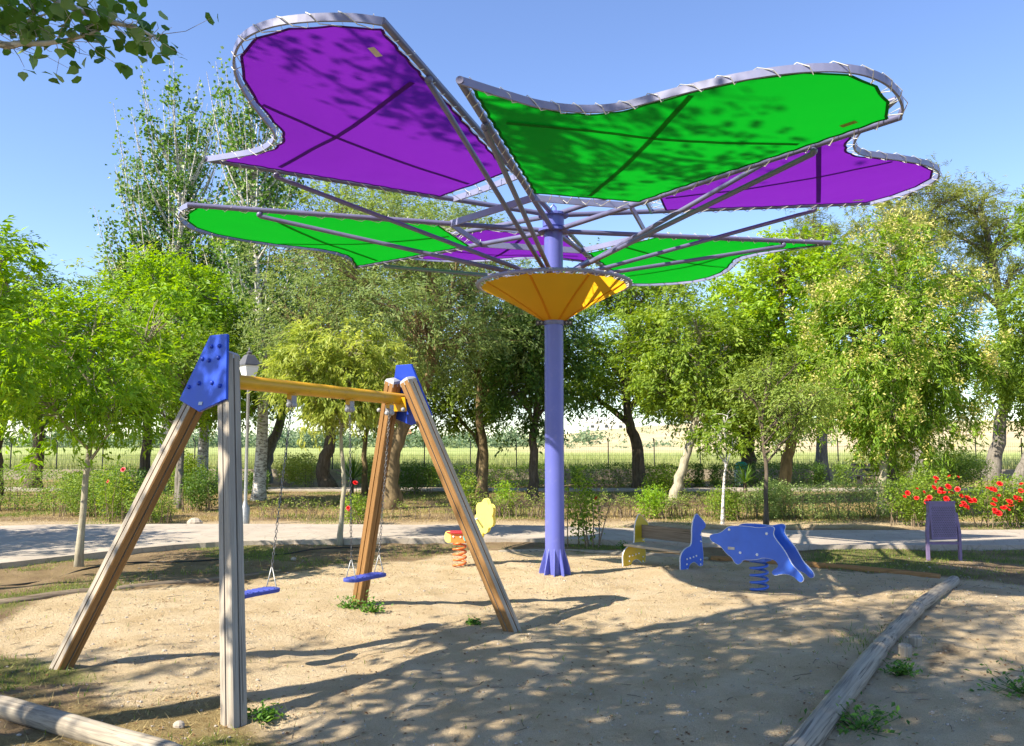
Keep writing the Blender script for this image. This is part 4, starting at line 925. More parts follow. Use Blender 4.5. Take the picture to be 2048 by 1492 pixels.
tree('pine_tree', 'pale yellow green pine towering over the blossom tree', (17.6,36), [(0,0,0),(.1,0,3),(-.2,0,7),(-.5,0,12)], .40, [(-.8,0,10.4,2.9,2.6,2.0),(.6,0,12.2,2.3,2.2,1.5),(-2.4,0,9.0,1.7,1.7,1.1),(1.2,0,8.2,2.3,2.2,1.4)], 330, 50, .26, .12, M['l_pine'], M['bark_grey'], .34, 14, 0, .3, TB, twig_r=.02)
tree('pine_tree', 'tall pine with open crown at the upper right edge', (21.2,37), [(0,0,0),(.5,0,2),(1.0,0,6),(.2,0,12.4)], .34, [(.2,0,11.6,2.6,2.4,1.8),(1.2,0,9.6,2.4,2.2,1.3),(-1.0,0,8.8,1.6,1.6,1.0)], 210, 50, .26, .12, M['l_pine'], M['bark_grey'], .36, 13, 0, .3, TB, twig_r=.02)
tree('pine_tree', 'small rounded pine top showing between the sails and the lime tree', (13.6,36.6), [(0,0,0),(.1,0,4),(0,0,8),(0,0,11.4)], .26, [(0,0,10.7,1.35,1.3,1.25),(.1,0,8.8,1.3,1.3,.9)], 120, 50, .24, .13, M['l_pine'], M['bark_grey'], .30, 7, 0, .3, TB, twig_r=.016)
tree('park_tree', 'dark green tree with leaning trunk cut by the right edge', (20.6,34), [(0,0,0),(.5,0,1.2),(1.1,0,2.6),(1.5,0,4.6)], .24, [(1.4,0,5.2,2.2,2.2,2.3),(-.1,0,4.8,1.9,1.9,1.5)], 210, 54, .17, .36, M['l_mid'], M['bark_grey'], .40, 9, .1, .5, TB, twig_r=.014)
tree('park_tree', 'dense green foliage tree filling the right edge', (12.9,20), [(0,0,0),(0,0,1.2),(.1,0,3),(0,0,5)], .12, [(-.05,0,3.3,1.05,1.2,1.7),(.3,0,5.0,1.1,1.1,1.0)], 230, 58, .125, .34, M['l_mid'], M['bark'], .24, 9, .3, .4, TB)
tree('park_tree', 'overhanging green tree top in the upper right edge', (9.75,14), [(0,0,0),(0,0,2),(.1,0,4),(-.2,0,6)], .10, [(-.45,0,5.55,.55,.7,.6),(.3,0,5.0,.8,.9,1.0)], 120, 55, .10, .36, M['l_mid'], M['bark'], .19, 7, .2, .5, TB)
# left rows
tree('park_tree', 'dark green tree with thick dark trunk at the left behind the hedge', (-17.2,30), [(0,0,0),(.1,0,1.8),(-.1,0,3.5),(.2,0,6)], .25, [(-.2,0,5.0,2.9,2.7,2.6),(-2.2,0,6.2,2.0,2.0,1.8),(1.6,0,3.8,1.7,1.7,1.2)], 310, 54, .165, .36, M['l_dark'], M['bark'], .40, 10, .1, .5, TB, twig_r=.014)
tree('park_tree', 'shadowy bluish green tree at the far left edge', (-16.2,26), [(0,0,0),(.1,0,2),(0,0,4),(.1,0,7)], .24, [(-.2,0,5.2,2.2,2.1,2.9),(1.2,0,4.0,1.3,1.3,1.3)], 270, 54, .15, .36, M['l_dark'], M['bark'], .36, 9, .1, .5, TB)
tree('park_tree', 'olive green tree rising behind the young bright green tree', (-14.6,33), [(0,0,0),(.1,0,2),(0,0,4),(.1,0,7.5)], .22, [(0,0,6.6,2.8,2.6,2.5),(1.6,0,8.2,1.6,1.6,1.2),(-1.4,0,8.4,1.2,1.2,.9),(1.5,0,4.6,1.9,1.9,1.4)], 330, 54, .17, .36, M['l_olive'], M['bark'], .38, 10, .1, .5, TB, twig_r=.014)
tree('park_tree', 'yellowish green maple like tree left of the blue gable panel', (-9.0,22.5), [(0,0,0),(.0,0,2),(-.05,0,3.5),(.1,0,6)], .10, [(.2,0,4.9,1.6,1.5,1.6),(-.6,0,3.8,1.5,1.4,1.0),(.9,0,3.4,1.1,1.1,.9),(-.2,0,6.2,1.2,1.2,.9)], 250, 54, .135, .42, M['l_bright'], M['bark_grey'], .28, 9, .2, .5, TB, blossom=(22, .05, M['blossom']))
tree('park_tree', 'green tree standing behind the near swing leg', (-11.0,31.5), [(0,0,0),(.1,0,1.6),(0,0,3),(0,0,5.5)], .24, [(0,0,4.4,2.3,2.2,2.0),(1.5,0,3.6,1.4,1.4,1.1)], 230, 54, .16, .38, M['l_mid'], M['bark_grey'], .36, 9, .1, .5, TB)
tree('park_tree', 'leaning grey trunked tree behind the birch', (-10.3,34.5), [(0,0,0),(.25,0,1.4),(.75,0,3),(.9,0,6)], .30, [(.8,0,5.6,2.6,2.4,2.1),(2.4,0,4.6,1.8,1.8,1.3)], 240, 54, .165, .36, M['l_mid'], M['bark_grey'], .38, 9, .1, .5, TB)
tree('park_tree', 'slim orange trunked tree behind the farther swing seat', (-4.75,27), [(0,0,0),(-.03,0,1.6),(.1,0,2.6),(.1,0,4.4)], .10, [(.0,0,3.7,1.6,1.5,1.4),(.2,0,2.6,1.0,1.0,.6)], 170, 54, .135, .36, M['l_grey'], M['bark_orange'], .28, 8, .1, .5, TB)
tree('park_tree', 'thin dark tree between the young tree and the swing', (-8.3,20.9), [(0,0,0),(.0,0,1.4),(.05,0,2.6),(-.1,0,4.4)], .075, [(0,0,3.6,1.2,1.2,1.1),(-.7,0,3.0,.9,.9,.7)], 130, 54, .12, .40, M['l_mid'], M['bark_grey'], .26, 7, .2, .5, TB)

tree('park_tree', 'tree beyond the left edge shading the path', (-12.6,10.8), [(0,0,0),(.1,0,2),(0,0,4),(.1,0,6)], .16, [(0,0,4.6,2.0,2.2,1.9),(.9,.8,3.6,1.5,1.5,1.0)], 150, 54, .14, .42, M['l_mid'], M['bark'], .34, 9, .1, .5, TB)
# poplars: ascending pale limbs with leaves strung along them
def poplar(name, label, pos, H_, r0, nb, spread, zmin, per, size, lm=None, bare=.15, top_r=.3, seed=1, shape='diamond', lean=(0,0), group=TB, curl=1.0, sig=.14, extra=None, thin=1.0):
    z0 = g1(*pos); root = empty(name, (pos[0], pos[1], z0), label, 'tree', group); base = np.array([pos[0], pos[1], z0])
    P = spline(np.array([(0,0,-.15),(.05,0,H_*.25),(lean[0]*.5,lean[1]*.5,H_*.55),(lean[0],lean[1],H_*.9)]), 22)+base
    rad = np.linspace(1, .12, 22)*r0; rad[0] *= 1.4
    b = MB(); b.tube(P, rad, 12); b.build('trunk', M['bark_white'], root, True)
    b = MB(); C = []; vv = []
    for i in range(nb):
        t = rng.uniform(0, 1)**.8; z = zmin+(H_*.86-zmin)*t; j = np.argmin(np.abs(P[:, 2]-base[2]-z)); s = P[j]
        a = rng.uniform(0, 2*math.pi); ln = (spread*(1-.55*t)+.5)*rng.uniform(.6, 1.15); up_ = ln*rng.uniform(1.0, 2.2)*curl
        e = s+np.array([math.cos(a)*ln, math.sin(a)*ln, up_]); mid = s+(e-s)*.45+np.array([math.cos(a), math.sin(a), -.3])*ln*.18
        Q = spline([s, mid, e], 10); rl = min(rad[j]*.6, .045); b.tube(Q, np.linspace(rl, .006, 10), 4, caps=False)
        m_ = int(per*rng.uniform(.5, 1.3)*max(.5, ln/spread)); m_ = 0 if rng.uniform() < bare*t*1.6 else m_
        if m_ == 0: continue
        # side twigs carry leaves
        for w in range(3):
            u0 = rng.uniform(.25, .9); s3 = Q[int(u0*9)]; e3 = s3+unit(1)[0]*np.array([.5,.5,.35])*ln*.35+np.array([0,0,.15*ln]); b.tube(spline([s3, (s3+e3)/2+rng.normal(0, .03, 3), e3], 4), np.linspace(.008, .003, 4), 3, caps=False)
            k = m_//5; uu_ = rng.uniform(0, 1, k); C.append(s3+(e3-s3)*uu_[:, None]+rng.normal(0, sig*.8, (k, 3))); vv.append(rng.uniform(0, .8, k))
        k = m_*2//5; uu_ = rng.uniform(.12, 1, k)*9; i0 = np.clip(uu_.astype(int), 0, 8); f_ = (uu_-i0)[:, None]
        C.append(Q[i0]*(1-f_)+Q[i0+1]*f_+rng.normal(0, sig, (k, 3))); vv.append(rng.uniform(0, 1, k)**1.3)
    if extra is not None: extra(b, C, vv, root, P, rad)
    b.build('branches', M['bark_white'], root, True, recalc=False)['kind'] = 'stuff'
    C = np.concatenate(C); vv = np.concatenate(vv)
    leafobj('crown', C, size, .85, vv, lm or M['l_poplar'], root, .1, .2, shape)
    return root
poplar('poplar_tree', 'tall sparse white poplar with bare twig tips at the upper left', (-11.5,27.6), 13.2, .24, 120, 1.9, 2.6, 270, .125, bare=.3, curl=1.35, sig=.14, lean=(.2,0))
poplar('poplar_tree', 'white barked birch like tree rising behind the purple sail', (-7.28,24.0), 12.6, .20, 80, 1.25, 3.2, 170, .115, bare=.35, curl=1.4, lean=(-.5,0), sig=.15)
poplar('poplar_tree', 'slender white trunked tree behind the left swing leg', (-12.3,33), 8.5, .26, 50, 1.6, 3.0, 90, .14, bare=.1, curl=1.0)

# trees beside the photographer: they throw the dappled shade
def hanging(b, C, vv, root, P, rad):
    C = []; vv = []
    for pts in ([(-4.6,2.2,4.6),(-3.4,3.2,3.95),(-2.35,3.55,3.44),(-2.10,3.6,3.40),(-1.90,3.62,3.43),(-1.76,3.62,3.48)], [(-4.4,2.0,5.0),(-2.9,3.1,4.1),(-2.1,3.5,3.66),(-1.82,3.58,3.53),(-1.60,3.6,3.47),(-1.50,3.6,3.42)], [(-3.4,3.2,3.95),(-2.6,3.5,3.6),(-2.2,3.6,3.50),(-2.0,3.6,3.54)]):
        Q = spline(pts, 30)+np.array([-.10,0,.05]); b.tube(Q, np.linspace(.03, .0035, 30), 5, caps=False)
        for w in range(52):
            j = rng.integers(12, 30); s = Q[j]; e = s+rng.normal(0, 1, 3)*np.array([.085,.13,.045]); b.tube([s, (s+e)/2+rng.normal(0, .01, 3), e], np.array([.0022,.0016,.001]), 3, caps=False)
            k = rng.integers(1, 4); C.append(e+rng.normal(0, .022, (k, 3))); vv.append(rng.uniform(0, .75, k))
    C = np.concatenate(C); leafobj('hanging_leaves', C, .066, .85, np.concatenate(vv), M['l_poplar'], root, .1, .4, 'poplar')
SH = 'poplars beside the photographer'
poplar('poplar_tree', 'near poplar whose leafy branch hangs into the top left corner', (-5.1,.6), 9.8, .20, 84, 2.3, 3.8, 250, .105, bare=0, curl=.75, shape='poplar', group=SH, extra=hanging, sig=.20)
poplar('poplar_tree', 'poplar standing farthest left of the photographer outside the picture', (-9.8,1.0), 8.5, .22, 40, 1.7, 3.2, 60, .12, bare=0, curl=.7, group=SH, sig=.22)
poplar('poplar_tree', 'tall poplar just left of the picture shading the purple sail', (-5.6,3.0), 13.5, .20, 36, 1.6, 5.0, 130, .11, bare=0, curl=.8, group=SH, sig=.24)
poplar('poplar_tree', 'poplar standing behind the photographer outside the picture', (-3.6,-2.0), 11.5, .22, 85, 2.5, 3.8, 190, .12, bare=0, curl=.7, group=SH, sig=.24)

# shrubs and hedges
def shrub(name, label, cat, c, dims, n, size, mat_, box=False, stems=10, aspect=.5, group=None, sig=.05, stem_mat=None, zoff=.0):
    cx, cy = c; z0 = g1(cx, cy) if cy < 37 else 0
    root = empty(name, (cx, cy, z0), label, cat, group); w, d, h_ = dims
    if box:
        p = rng.uniform(-.5, .5, (n, 3)); k = rng.integers(0, 3, n); s = rng.choice([-.5, .5], n); m_ = rng.uniform(size=n) < .7
        for ax in range(3):
            sel = m_ & (k == ax); p[sel, ax] = s[sel]*rng.uniform(.86, 1.0, sel.sum())
        p = p*np.array([w, d, h_*.86])+np.array([0,0,h_*.57+zoff]); p += (fbm(p[:, 0]*2.1+cx, p[:, 1]*2+p[:, 2]*2, 3, 3)[:, None]-.5)*np.array([.12,.16,.30])
    else:
        u = unit(n)*(rng.uniform(0, 1, n)**.4)[:, None]; wob_ = 1+.55*(fbm(u[:, 0]*2.6+cx*3, u[:, 2]*2.6+u[:, 1]*2, 2, 4)-.5)[:, None]
        p = u*wob_*np.array([w/2, d/2, h_*.5])+np.array([0,0,h_*.53])
    p += rng.normal(0, sig, p.shape); p[:, 2] = np.maximum(p[:, 2], .03); p += np.array([cx, cy, z0])
    leafobj('foliage', p, size, aspect, rng.uniform(0, .7, n)+.3*fbm(p[:, 0]*3, p[:, 1]*3+p[:, 2]*3, 2, 6), mat_, root, .4, .1)
    b = MB()
    for i in range(stems):
        x_ = cx+rng.uniform(-.42, .42)*w; y_ = cy+rng.uniform(-.35, .35)*d; e = np.array([x_+rng.normal(0, .1), y_+rng.normal(0, .1), z0+h_*rng.uniform(.5, .95)])
        b.tube(spline([(x_, y_, z0-.05), ((x_+e[0])/2+rng.normal(0, .03), (y_+e[1])/2, z0+h_*.35), e], 5), np.linspace(.012, .003, 5), 4, caps=False)
    b.build('stems', stem_mat or M['twig'], root, True, recalc=False)['kind'] = 'stuff'
    return root
HG = 'low hedges of the park'
shrub('hedge', 'clipped box hedge at the far left in front of the dark trees', 'hedge', (-11.6,20.6), (3.4,1.1,.95), 9000, .055, M['l_box'], True, 40, group=HG)
shrub('shrub', 'round green shrub left of the young tree trunk', 'shrub', (-9.6,19.0), (2.0,1.2,.95), 5200, .055, M['l_box'], False, 26, group='shrubs of the park')
shrub('shrub', 'dark bush with pink roses right of the young tree trunk', 'shrub', (-8.55,18.3), (1.25,1.0,1.15), 4200, .055, M['l_dark'], False, 22, group='shrubs of the park')
shrub('shrub', 'small bush low beside the leaning swing leg', 'shrub', (-7.4,17.2), (.95,.8,.75), 2600, .05, M['l_box'], False, 18, group='shrubs of the park')
shrub('hedge', 'low dark hedge behind the near upright swing leg', 'hedge', (-11.2,27.2), (6.4,.9,.72), 9000, .075, M['l_dark'], True, 50, group=HG)
shrub('shrub', 'upright leafy shrub between the two near swing legs', 'shrub', (-9.4,24.0), (.95,.9,1.35), 3600, .07, M['l_mid'], False, 14, group='shrubs of the park')
shrub('shrub', 'dark shrub against the left side of the near upright leg', 'shrub', (-7.6,20.4), (.95,.9,1.0), 3000, .06, M['l_dark'], False, 20, group='shrubs of the park')
shrub('shrub', 'yellow green shrub behind the nearer swing chain', 'shrub', (-7.95,31.0), (1.7,1.2,1.25), 3600, .085, M['l_pale'], False, 14, group='shrubs of the park')
shrub('shrub', 'yellow green shrub behind the farther swing chain', 'shrub', (-5.2,31.6), (1.5,1.2,1.15), 3000, .085, M['l_olive'], False, 14, group='shrubs of the park')
shrub('shrub', 'dark round shrub right of the big forked tree', 'shrub', (-3.2,27.0), (1.6,1.1,1.05), 3600, .07, M['l_dark'], False, 18, group='shrubs of the park')
shrub('hedge', 'low hedge seen through the right hand swing leg', 'hedge', (-.6,31.5), (5.2,.9,.80), 7500, .08, M['l_box'], True, 50, group=HG)
shrub('hedge', 'dark low hedge just right of the lilac pole', 'hedge', (4.8,31.8), (5.0,.9,.80), 7500, .08, M['l_dark'], True, 50, group=HG)
shrub('hedge', 'broken dark hedge behind the dolphin', 'hedge', (9.6,31.4), (4.2,.9,.85), 5500, .08, M['l_dark'], True, 44, group=HG)
shrub('hedge', 'thin hedge in front of the low wall at the right', 'hedge', (14.0,31.6), (3.4,.9,.80), 4200, .08, M['l_box'], True, 40, group=HG)
shrub('shrub', 'clipped ball shaped dark shrub in front of the wall', 'shrub', (16.1,30.0), (2.3,2.0,1.45), 9000, .07, M['l_box'], False, 10, group='shrubs of the park', sig=.03)
shrub('hedge', 'grey green low hedge left of the rose bushes', 'hedge', (7.35,18.4), (3.5,.8,.74), 11000, .05, M['l_hedge_grey'], True, 60, group=HG)
shrub('shrub', 'dark spreading grey green bush at the left end of the grey hedge', 'shrub', (5.62,18.5), (1.3,.8,.72), 3200, .05, M['l_hedge_grey'], False, 22, group='shrubs of the park')
shrub('shrub', 'small bright bush behind the head of the dolphin', 'shrub', (4.62,18.0), (.85,.7,.72), 2400, .05, M['l_mid'], False, 14, group='shrubs of the park')
shrub('shrub', 'bright leafy bush behind the blue bench end', 'shrub', (3.05,18.2), (.7,.6,.70), 1800, .055, M['l_bright'], False, 12, group='shrubs of the park')
shrub('shrub', 'leafy green sprig above the yellow scalloped panel', 'shrub', (-1.05,19.2), (.6,.5,.95), 1300, .06, M['l_mid'], False, 10, group='shrubs of the park')
shrub('shrub', 'bright bush between the yellow panel and the lilac pole', 'shrub', (-.15,18.9), (.55,.5,.8), 1000, .055, M['l_bright'], False, 10, group='shrubs of the park')
shrub('shrub', 'small green bush behind the foot of the leaning pale tree', 'shrub', (4.5,24.6), (1.3,1.0,1.0), 2400, .07, M['l_mid'], False, 12, group='shrubs of the park')
def twiggy(label, x0, x1, y_, h_, n, leafy, seed):
    root = empty('dry_hedge', ((x0+x1)/2, y_, 0), label, 'hedge', 'dry twiggy hedges'); b = MB(); C = []
    for i in range(n):
        px = rng.uniform(x0, x1); py = y_+rng.normal(0, .16); hh = h_*rng.uniform(.5, 1.1); z0 = g1(px, py)
        e = np.array([px+rng.normal(0, .10), py+rng.normal(0, .08), z0+hh]); m_ = np.array([px+rng.normal(0, .04), py, z0+hh*.5])
        b.tube([np.array([px, py, z0-.03]), m_, e], np.array([.009,.007,.003]), 3, caps=False)
        for w in range(3):
            s = m_+(e-m_)*rng.uniform(0, .9); e2 = s+np.array([rng.normal(0, .10), rng.normal(0, .08), rng.uniform(.03, .16)]); b.tube([s, e2], np.array([.005,.002]), 3, caps=False)
            if rng.uniform() < leafy: C.append(e2+rng.normal(0, .04, (9, 3)))
    b.build('stems', M['twig'], root, True, recalc=False)['kind'] = 'stuff'
    C = np.concatenate(C); leafobj('foliage', C, .045, .5, rng.uniform(0, 1, len(C)), M['l_olive'], root, .3)
twiggy('dry twiggy hedge row behind the farther swing seat', -5.6, -.9, 18.3, .36, 100, .3, 1)
twiggy('dry twiggy hedge row beside the lilac pole', -.7, 2.7, 18.6, .45, 150, .5, 2)
twiggy('dry twiggy hedge row behind the blue rider', 3.2, 5.2, 18.9, .45, 110, .6, 3)
# yuccas
def yucca(label, c, h_, n):
    z0 = g1(*c); root = empty('yucca', (*c, z0), label, 'plant'); V = []; Q = []; a_ = []
    b = MB(); b.tube([(c[0], c[1], z0-.05), (c[0], c[1], z0+h_*.35)], .06, 8); b.build('stem', M['bark'], root)
    for i in range(n):
        a = rng.uniform(0, 2*math.pi); el = rng.uniform(-.1, 1.35); d = np.array([math.cos(a)*math.cos(el), math.sin(a)*math.cos(el), math.sin(el)]); s = np.array([-math.sin(a), math.cos(a), 0])*.018
        o = np.array([c[0], c[1], z0+h_*.32]); k = len(V); L_ = h_*rng.uniform(.55, .75); V += [o-s, o+s, o+d*L_*.6+s*1.1, o+d*L_*.6-s*1.1, o+d*L_-np.array([0,0,.06])]; Q += [(k,k+1,k+2,k+3),(k+3,k+2,k+4)]; a_ += [rng.uniform(0, .8)]*5
    me = mesh_np('leaves', V, [i for f in Q for i in f], np.cumsum([0]+[len(f) for f in Q])[:-1], False, dict(v=a_)); link('spiky_leaves', me, M['l_dark'], root)
yucca('spiky yucca behind the stem of the drooping tree', (-5.1,26.6), 1.5, 60)
yucca('spiky yucca tuft behind the white stemmed sapling', (7.6,27.2), 1.1, 60)
# roses
rb = MB()
for ring, (r_, n_, tilt) in enumerate(((.012,3,.9),(.026,5,.6),(.040,6,.15))):
    for k in range(n_):
        a = 2*math.pi*k/n_+ring; d = np.array([math.cos(a), math.sin(a), 0]); s = np.array([-math.sin(a), math.cos(a), 0]); u = np.array([0,0,1.])
        o = d*r_*.3; t_ = o+d*r_*math.cos(tilt)+u*(.035*tilt+.01); w = .022+.006*ring
        rb.add([o-s*w*.5, o+s*w*.5, (o+t_)/2+s*w+u*.006, t_+s*w*.5, t_-s*w*.5, (o+t_)/2-s*w+u*.006], [(0,1,2,3,4,5)])
V = np.concatenate(rb.V)
def rose_mesh(nm, m_):
    me = mesh_np(nm, V*1.35, [i for f in rb.F for i in f], np.arange(len(rb.F))*6); me.materials.append(m_); return me
RM = [rose_mesh('bloom', M['rose']), rose_mesh('bloom_pink', M['rose_pink'])]
def blooms(root, pts, pink=0, s=1.0):
    for p in pts:
        o = bpy.data.objects.new('bloom', RM[pink]); col.objects.link(o); o.location = p; o.rotation_euler = (rng.uniform(.3, 1.3), rng.uniform(-.5, .5), rng.uniform(-.8, .8)); sc_ = rng.uniform(.32, .70)*s; o.scale = (sc_,)*3; par(o, root)
RG = 'rose bushes beside the path'
rA = shrub('rose_bush', 'red flowering rose bush directly behind the purple litter bin', 'rose bush', (8.25,16.6), (1.7,.9,1.05), 5200, .055, M['l_mid'], False, 24, .6, RG)
rB = shrub('rose_bush', 'red flowering rose bush cut by the right edge', 'rose bush', (9.95,16.6), (1.8,1.0,.98), 5200, .055, M['l_mid'], False, 24, .6, RG)
for root, (cx, cy), w, h_, n_ in ((rA, (8.25,16.6), .68, .98, 26), (rB, (9.95,16.6), .7, .88, 24)):
    blooms(root, [(cx+rng.uniform(-w, w), cy-.30-rng.uniform(0, .18), h_*rng.uniform(.45, 1.04)) for _ in range(n_)], 0, 1.25)
blooms(rA, [(8.75+rng.normal(0, .06), 16.1, .45+rng.normal(0, .07)) for _ in range(6)], 0, 1.2)
blooms(rB, [(9.35+rng.normal(0, .09), 16.08, .36+rng.normal(0, .06)) for _ in range(9)], 0, 1.3)
rC = shrub('rose_bush', 'tall thin rose shoot right of the pole base with one red bloom', 'rose bush', (1.12,13.35), (.62,.5,1.2), 900, .065, M['l_mid'], False, 9, .6, RG); blooms(rC, [(1.34,13.2,.78)], 0, .8)
rD = shrub('rose_bush', 'rose bush with three red blooms behind the farther swing', 'rose bush', (-3.15,17.0), (.7,.6,.62), 1000, .055, M['l_mid'], False, 10, .6, RG); blooms(rD, [(-3.36,16.7,.86),(-3.14,16.7,.85),(-3.26,16.65,.36),(-3.24,16.66,.30)], 0, 1.2)
b = MB(); b.tube([(-3.2,17,.3),(-3.36,16.72,.85)], .006, 4); b.tube([(-3.1,17,.3),(-3.14,16.72,.84)], .006, 4); b.build('bloom_stems', M['weed'], rD)['kind'] = 'stuff'
rE = shrub('rose_bush', 'rose bush with pink blooms between the young tree and the leaning leg', 'rose bush', (-8.35,17.6), (.9,.7,1.15), 1500, .055, M['l_mid'], False, 12, .6, RG); blooms(rE, [(-8.33,17.2,.86),(-8.05,17.25,1.10)], 1, 1.2)
for i, (px, py, s, lab) in enumerate(((-1.60,8.36,1.0,'small green weed at the foot of the far left swing leg'), (-1.36,8.22,1.0,'small green weed just right of the far left swing leg'), (-1.50,5.22,.8,'small weed at the foot of the upright grey leg'), (-.35,7.75,.5,'tiny weed left of the far right swing leg'), (2.05,5.02,1.3,'low leafy weed right of the cracked log in the foreground'), (3.35,5.5,1.4,'leafy weed patch in the bottom right corner'), (2.75,6.0,.9,'small weed patch right of the cracked log'), (1.75,13.1,.9,'green weed beside the path behind the bench'))):
    z0 = g1(px, py); root = empty('weed', (px, py, z0), lab, 'weed', 'weeds in the sand'); k = int(170*s); r_ = .06*s if i not in (5, 4) else .13
    p = np.c_[px+rng.normal(0, r_, k), py+rng.normal(0, r_*.8, k), z0+np.abs(rng.normal(0, .05*s, k))+.01]; leafobj('leaves', p, .042, .5, rng.uniform(0, 1, k), M['weed'], root, .8)
    b = MB()
    for j in range(0, k, 6): b.tube([(px+rng.normal(0, .02), py+rng.normal(0, .02), z0-.02), tuple(p[j])], .0022, 3, caps=False)
    b.build('stems', M['weed'], root, recalc=False)['kind'] = 'stuff'

# far line of trees across the field, one mass
C = []
for i in range(150):
    a = rng.uniform(-.62, .12); d = rng.uniform(210, 300); px = a*d; hh = rng.uniform(2.5, 6.5); C.append(np.array([px, d, .3])+rng.normal(size=(150, 3))*np.array([1.9,1.6,hh*.26])+np.array([0,0,hh*.5]))
C = np.concatenate(C); C[:, 2] = np.maximum(C[:, 2], .4); leafobj('distant_woodland', C, 1.0, .6, rng.uniform(0, 1, len(C)), M['far_tree'], None, .3)
tag(bpy.data.objects['distant_woodland'], 'line of small trees along the far edge of the field', 'woodland', kind='stuff')
C = []
for i in range(120):
    d = rng.uniform(150, 420); px = rng.uniform(.02, .55)*d; hh = rng.uniform(.5, 1.4); C.append(np.array([px, d, fieldz(px, d)+hh*.4])+rng.normal(size=(22, 3))*np.array([.8,.8,hh*.3]))
C = np.concatenate(C); leafobj('hillside_scrub', C, .6, .6, rng.uniform(0, 1, len(C)), M['far_tree'], None, .3); tag(bpy.data.objects['hillside_scrub'], 'scattered scrub bushes on the tan hillside', 'scrub', kind='stuff')

# small far things
b = MB(); tb = empty('recycling_bin', (9.0,32.9,0), 'small teal topped white bin beyond the far hedge', 'bin')
b = MB(); b.lathe([(.20,0),(.24,.6)], (9.0,32.9,0), 16); b.build('body', M['white_plastic'], tb)
b = MB(); b.lathe([(.25,.6),(.27,.68),(.22,.84),(.1,.92)], (9.05,32.85,0), 16); b.build('lid', M['teal'], tb, True)
db = empty('park_bench', (13.6,30.9,0), 'dark slatted park bench half hidden behind the blossom tree', 'bench')
for j in range(3):
    b = MB(); b.box((13.6, 30.72+.14*j, .45), (1.8,.11,.035)); b.build('seat_slat', M['iron'], db)
for j in range(2):
    b = MB(); b.box((13.6, 31.12+.03*j, .65+.18*j), (1.8,.03,.12)); b.build('back_slat', M['iron'], db)
for s in (-.75, .75):
    b = MB(); b.box((13.6+s, 30.8, .21), (.06,.4,.44)); b.build('leg', M['iron'], db)

# ------------------------------------------------------------------ loose ground cover
def blades(name, P, h_, w, mat_, label, cat, lean=.5):
    n = len(P); a = rng.uniform(0, 2*math.pi, n); s = np.c_[np.cos(a), np.sin(a), np.zeros(n)]; d = np.c_[rng.normal(0, lean, n), rng.normal(0, lean, n), np.ones(n)]; d /= np.linalg.norm(d, axis=1)[:, None]
    L_ = (h_*rng.uniform(.5, 1.3, n))[:, None]; V = np.stack([P-s*w, P+s*w, P+d*L_+np.c_[rng.normal(0, .2, (n, 2)), np.zeros(n)]*L_], 1).reshape(-1, 3)
    o = link(name, mesh_np(name, V, np.arange(3*n), np.arange(n)*3, False, dict(v=np.repeat(rng.uniform(0, 1, n), 3))), mat_)
    return tag(o, label, cat, kind='stuff')
def scatter(n, x0, x1, y0, y1, dens):
    px = rng.uniform(x0, x1, n); py = y0+(y1-y0)*rng.uniform(0, 1, n)**1.2; k = rng.uniform(size=n) < dens(px, py); px, py = px[k], py[k]; return np.c_[px, py, gh(px, py)]
def outside(px, py): return sstep(.3, -.4, np.maximum(inpoly(px, py, SAND), inpoly(px, py, SAND2)*.8)+(fbm(px*.9, py*.9, 4, 21)-.5)*1.1)
def onpath(px, py):
    ny = np.interp(px, [p[0] for p in near], [p[1] for p in near]); fy_ = np.interp(px, [p[0] for p in far], [p[1] for p in far]); return (py > ny-.05) & (py < fy_+.1)
def gden(px, py): return np.where(onpath(px, py), 0, (outside(px, py)*sstep(.47, .62, fbm(px*.8+9, py*.8+4, 4, 55))+.012))
P = scatter(170000, -9, 10, 3.8, 18, gden); blades('green_grass', P, .05, .0035, M['grass'], 'short green grass tufts in the soil', 'grass')
def sden(px, py): return np.where(onpath(px, py), 0, sstep(-.2, -1.6, px+.3*(py-4))*sstep(9.5, 6.5, py)*sstep(.40, .6, fbm(px*.55+3, py*.55, 4, 33))+.10*outside(px, py))
P = scatter(90000, -7.5, 8, 3.8, 17.8, sden); blades('dry_grass', P, .05, .003, M['straw'], 'dry straw coloured grass lying on the soil', 'grass', 1.6)
P = scatter(110000, -17, 17, 17.6, 30, lambda a, b_: np.where(onpath(a, b_), 0, .35+.6*sstep(.4, .6, fbm(a*.55+3, b_*.55, 4, 33)))); blades('park_dry_grass', P, .05, .007, M['straw'], 'dry pale grass under the park trees', 'grass', .8)
P = scatter(70000, -17, 17, 18.0, 30, lambda a, b_: sstep(.44, .6, fbm(a*.8+9, b_*.8+4, 4, 55))); blades('park_green_grass', P, .07, .007, M['grass'], 'green grass patches under the park trees', 'grass', .6)
P = np.c_[rng.uniform(-36, 36, 90000), 38.3+rng.uniform(0, 1, 90000)**1.6*30, np.full(90000, .38)]; blades('field_grass', P, .55, .018, leafmat('field_blade', (.20,.26,.07), (.35,.39,.14), (.54,.53,.25), .35, .8), 'tall pale green meadow grass beyond the fence', 'grass', .25)
P = scatter(6000, -5, 6, 4.2, 13, lambda a, b_: .45+.5*(fbm(a*1.1, b_*1.1, 3, 77) > .52))
leafobj('leaf_litter', P+np.array([0,0,.006]), .028, .55, rng.uniform(0, 1, len(P)), M['dry_leaf'], None, 3.0, 0, kind='stuff'); tag(bpy.data.objects['leaf_litter'], 'small dry leaves scattered over the sand', 'leaves')
tw = MB()
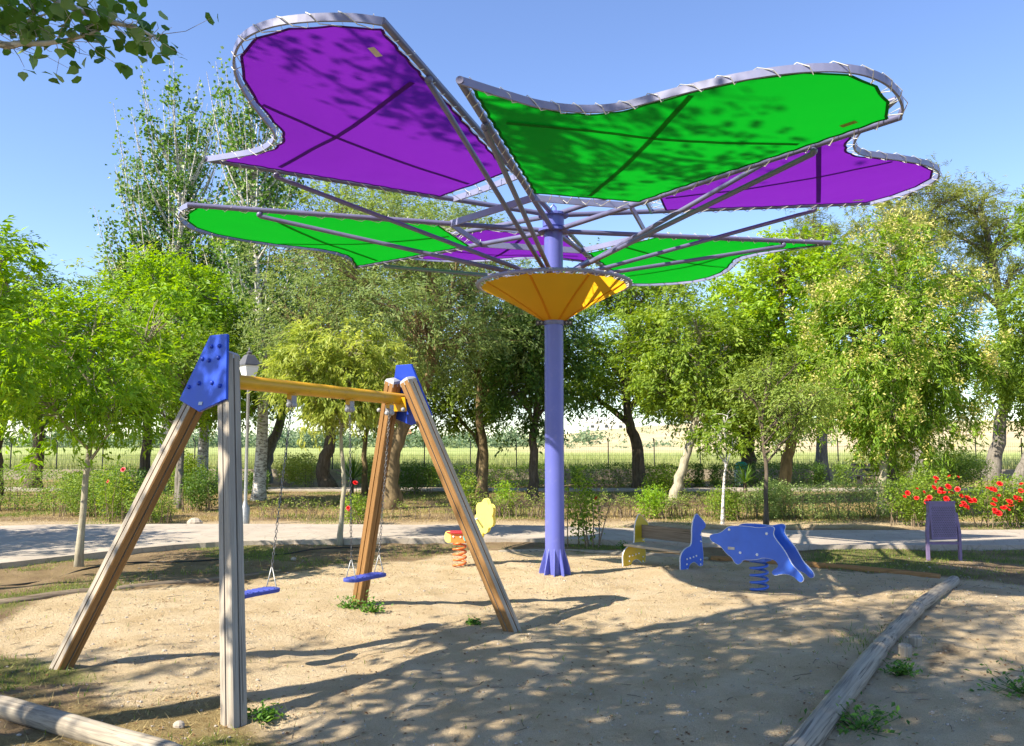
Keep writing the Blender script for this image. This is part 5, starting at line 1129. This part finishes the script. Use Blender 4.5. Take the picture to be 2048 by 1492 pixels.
for px, py, pz_ in scatter(420, -5, 6, 4.2, 12, lambda a, b_: .8+0*a):
    a_ = rng.uniform(0, 6.28); l_ = rng.uniform(.02, .09); d_ = np.array([math.cos(a_), math.sin(a_), 0])*l_; c_ = np.array([px, py, pz_+.004]); tw.tube([c_-d_, c_+rng.normal(0, .006, 3)*np.array([1,1,.3]), c_+d_], .0026, 3, caps=False)
tag(tw.build('twig_litter', M['twig'], None, recalc=False), 'thin broken twigs scattered over the sand', 'twigs', kind='stuff')
# pebbles
P = scatter(9000, -5, 6.5, 4.2, 12, lambda a, b_: .25+.7*(fbm(a*1.3+4, b_*1.3, 3, 99) > .53)); b = MB(); b.ball((0,0,0), 1, 5, 3); pv = np.concatenate(b.V); pf = b.F
n = len(P); s = rng.lognormal(-5.1, .45, n)[:, None, None]*np.array([1,.85,.6]); rot = rng.uniform(0, 6.28, n); cs, sn = np.cos(rot), np.sin(rot)
Vp = pv[None]*s*rng.uniform(.8, 1.2, (n, len(pv), 1)); Vp = np.stack([Vp[..., 0]*cs[:, None]-Vp[..., 1]*sn[:, None], Vp[..., 0]*sn[:, None]+Vp[..., 1]*cs[:, None], Vp[..., 2]], -1)+P[:, None]+np.array([0,0,.002])
nl_ = [len(f) for f in pf]; lp = (np.concatenate([np.array(f) for f in pf])[None]+np.arange(n)[:, None]*len(pv)).ravel(); st_ = (np.cumsum([0]+nl_)[:-1][None]+np.arange(n)[:, None]*sum(nl_)).ravel()
tag(link('gravel', mesh_np('gravel', Vp.reshape(-1, 3), lp, st_), M['stone']), 'small pebbles strewn over the sand', 'gravel', kind='stuff')
for i, (px, py, r_, lab) in enumerate(((-6.35,16.75,.16,'pale rock at the far edge of the path left of the upright leg'), (-1.95,5.0,.035,'small white stone left of the upright leg foot'), (-3.05,11.75,.04,'small pale stone beside the nearer swing seat'))):
    b = MB(); b.ball((0,0,0), (r_, r_*.7, r_*.75), 10, 7); V_ = np.concatenate(b.V); V_ *= (1+.35*(fbm(V_[:, 0]/r_*1.4+i*7+5, V_[:, 2]/r_*1.4+V_[:, 1]/r_+3, 3, i)-.5))[:, None]; b.V = [V_]
    tag(b.build('rock', M['stone'], None, False, world=Matrix.Translation((px, py, g1(px, py)+r_*.35))), lab, 'rock', 'loose rocks')
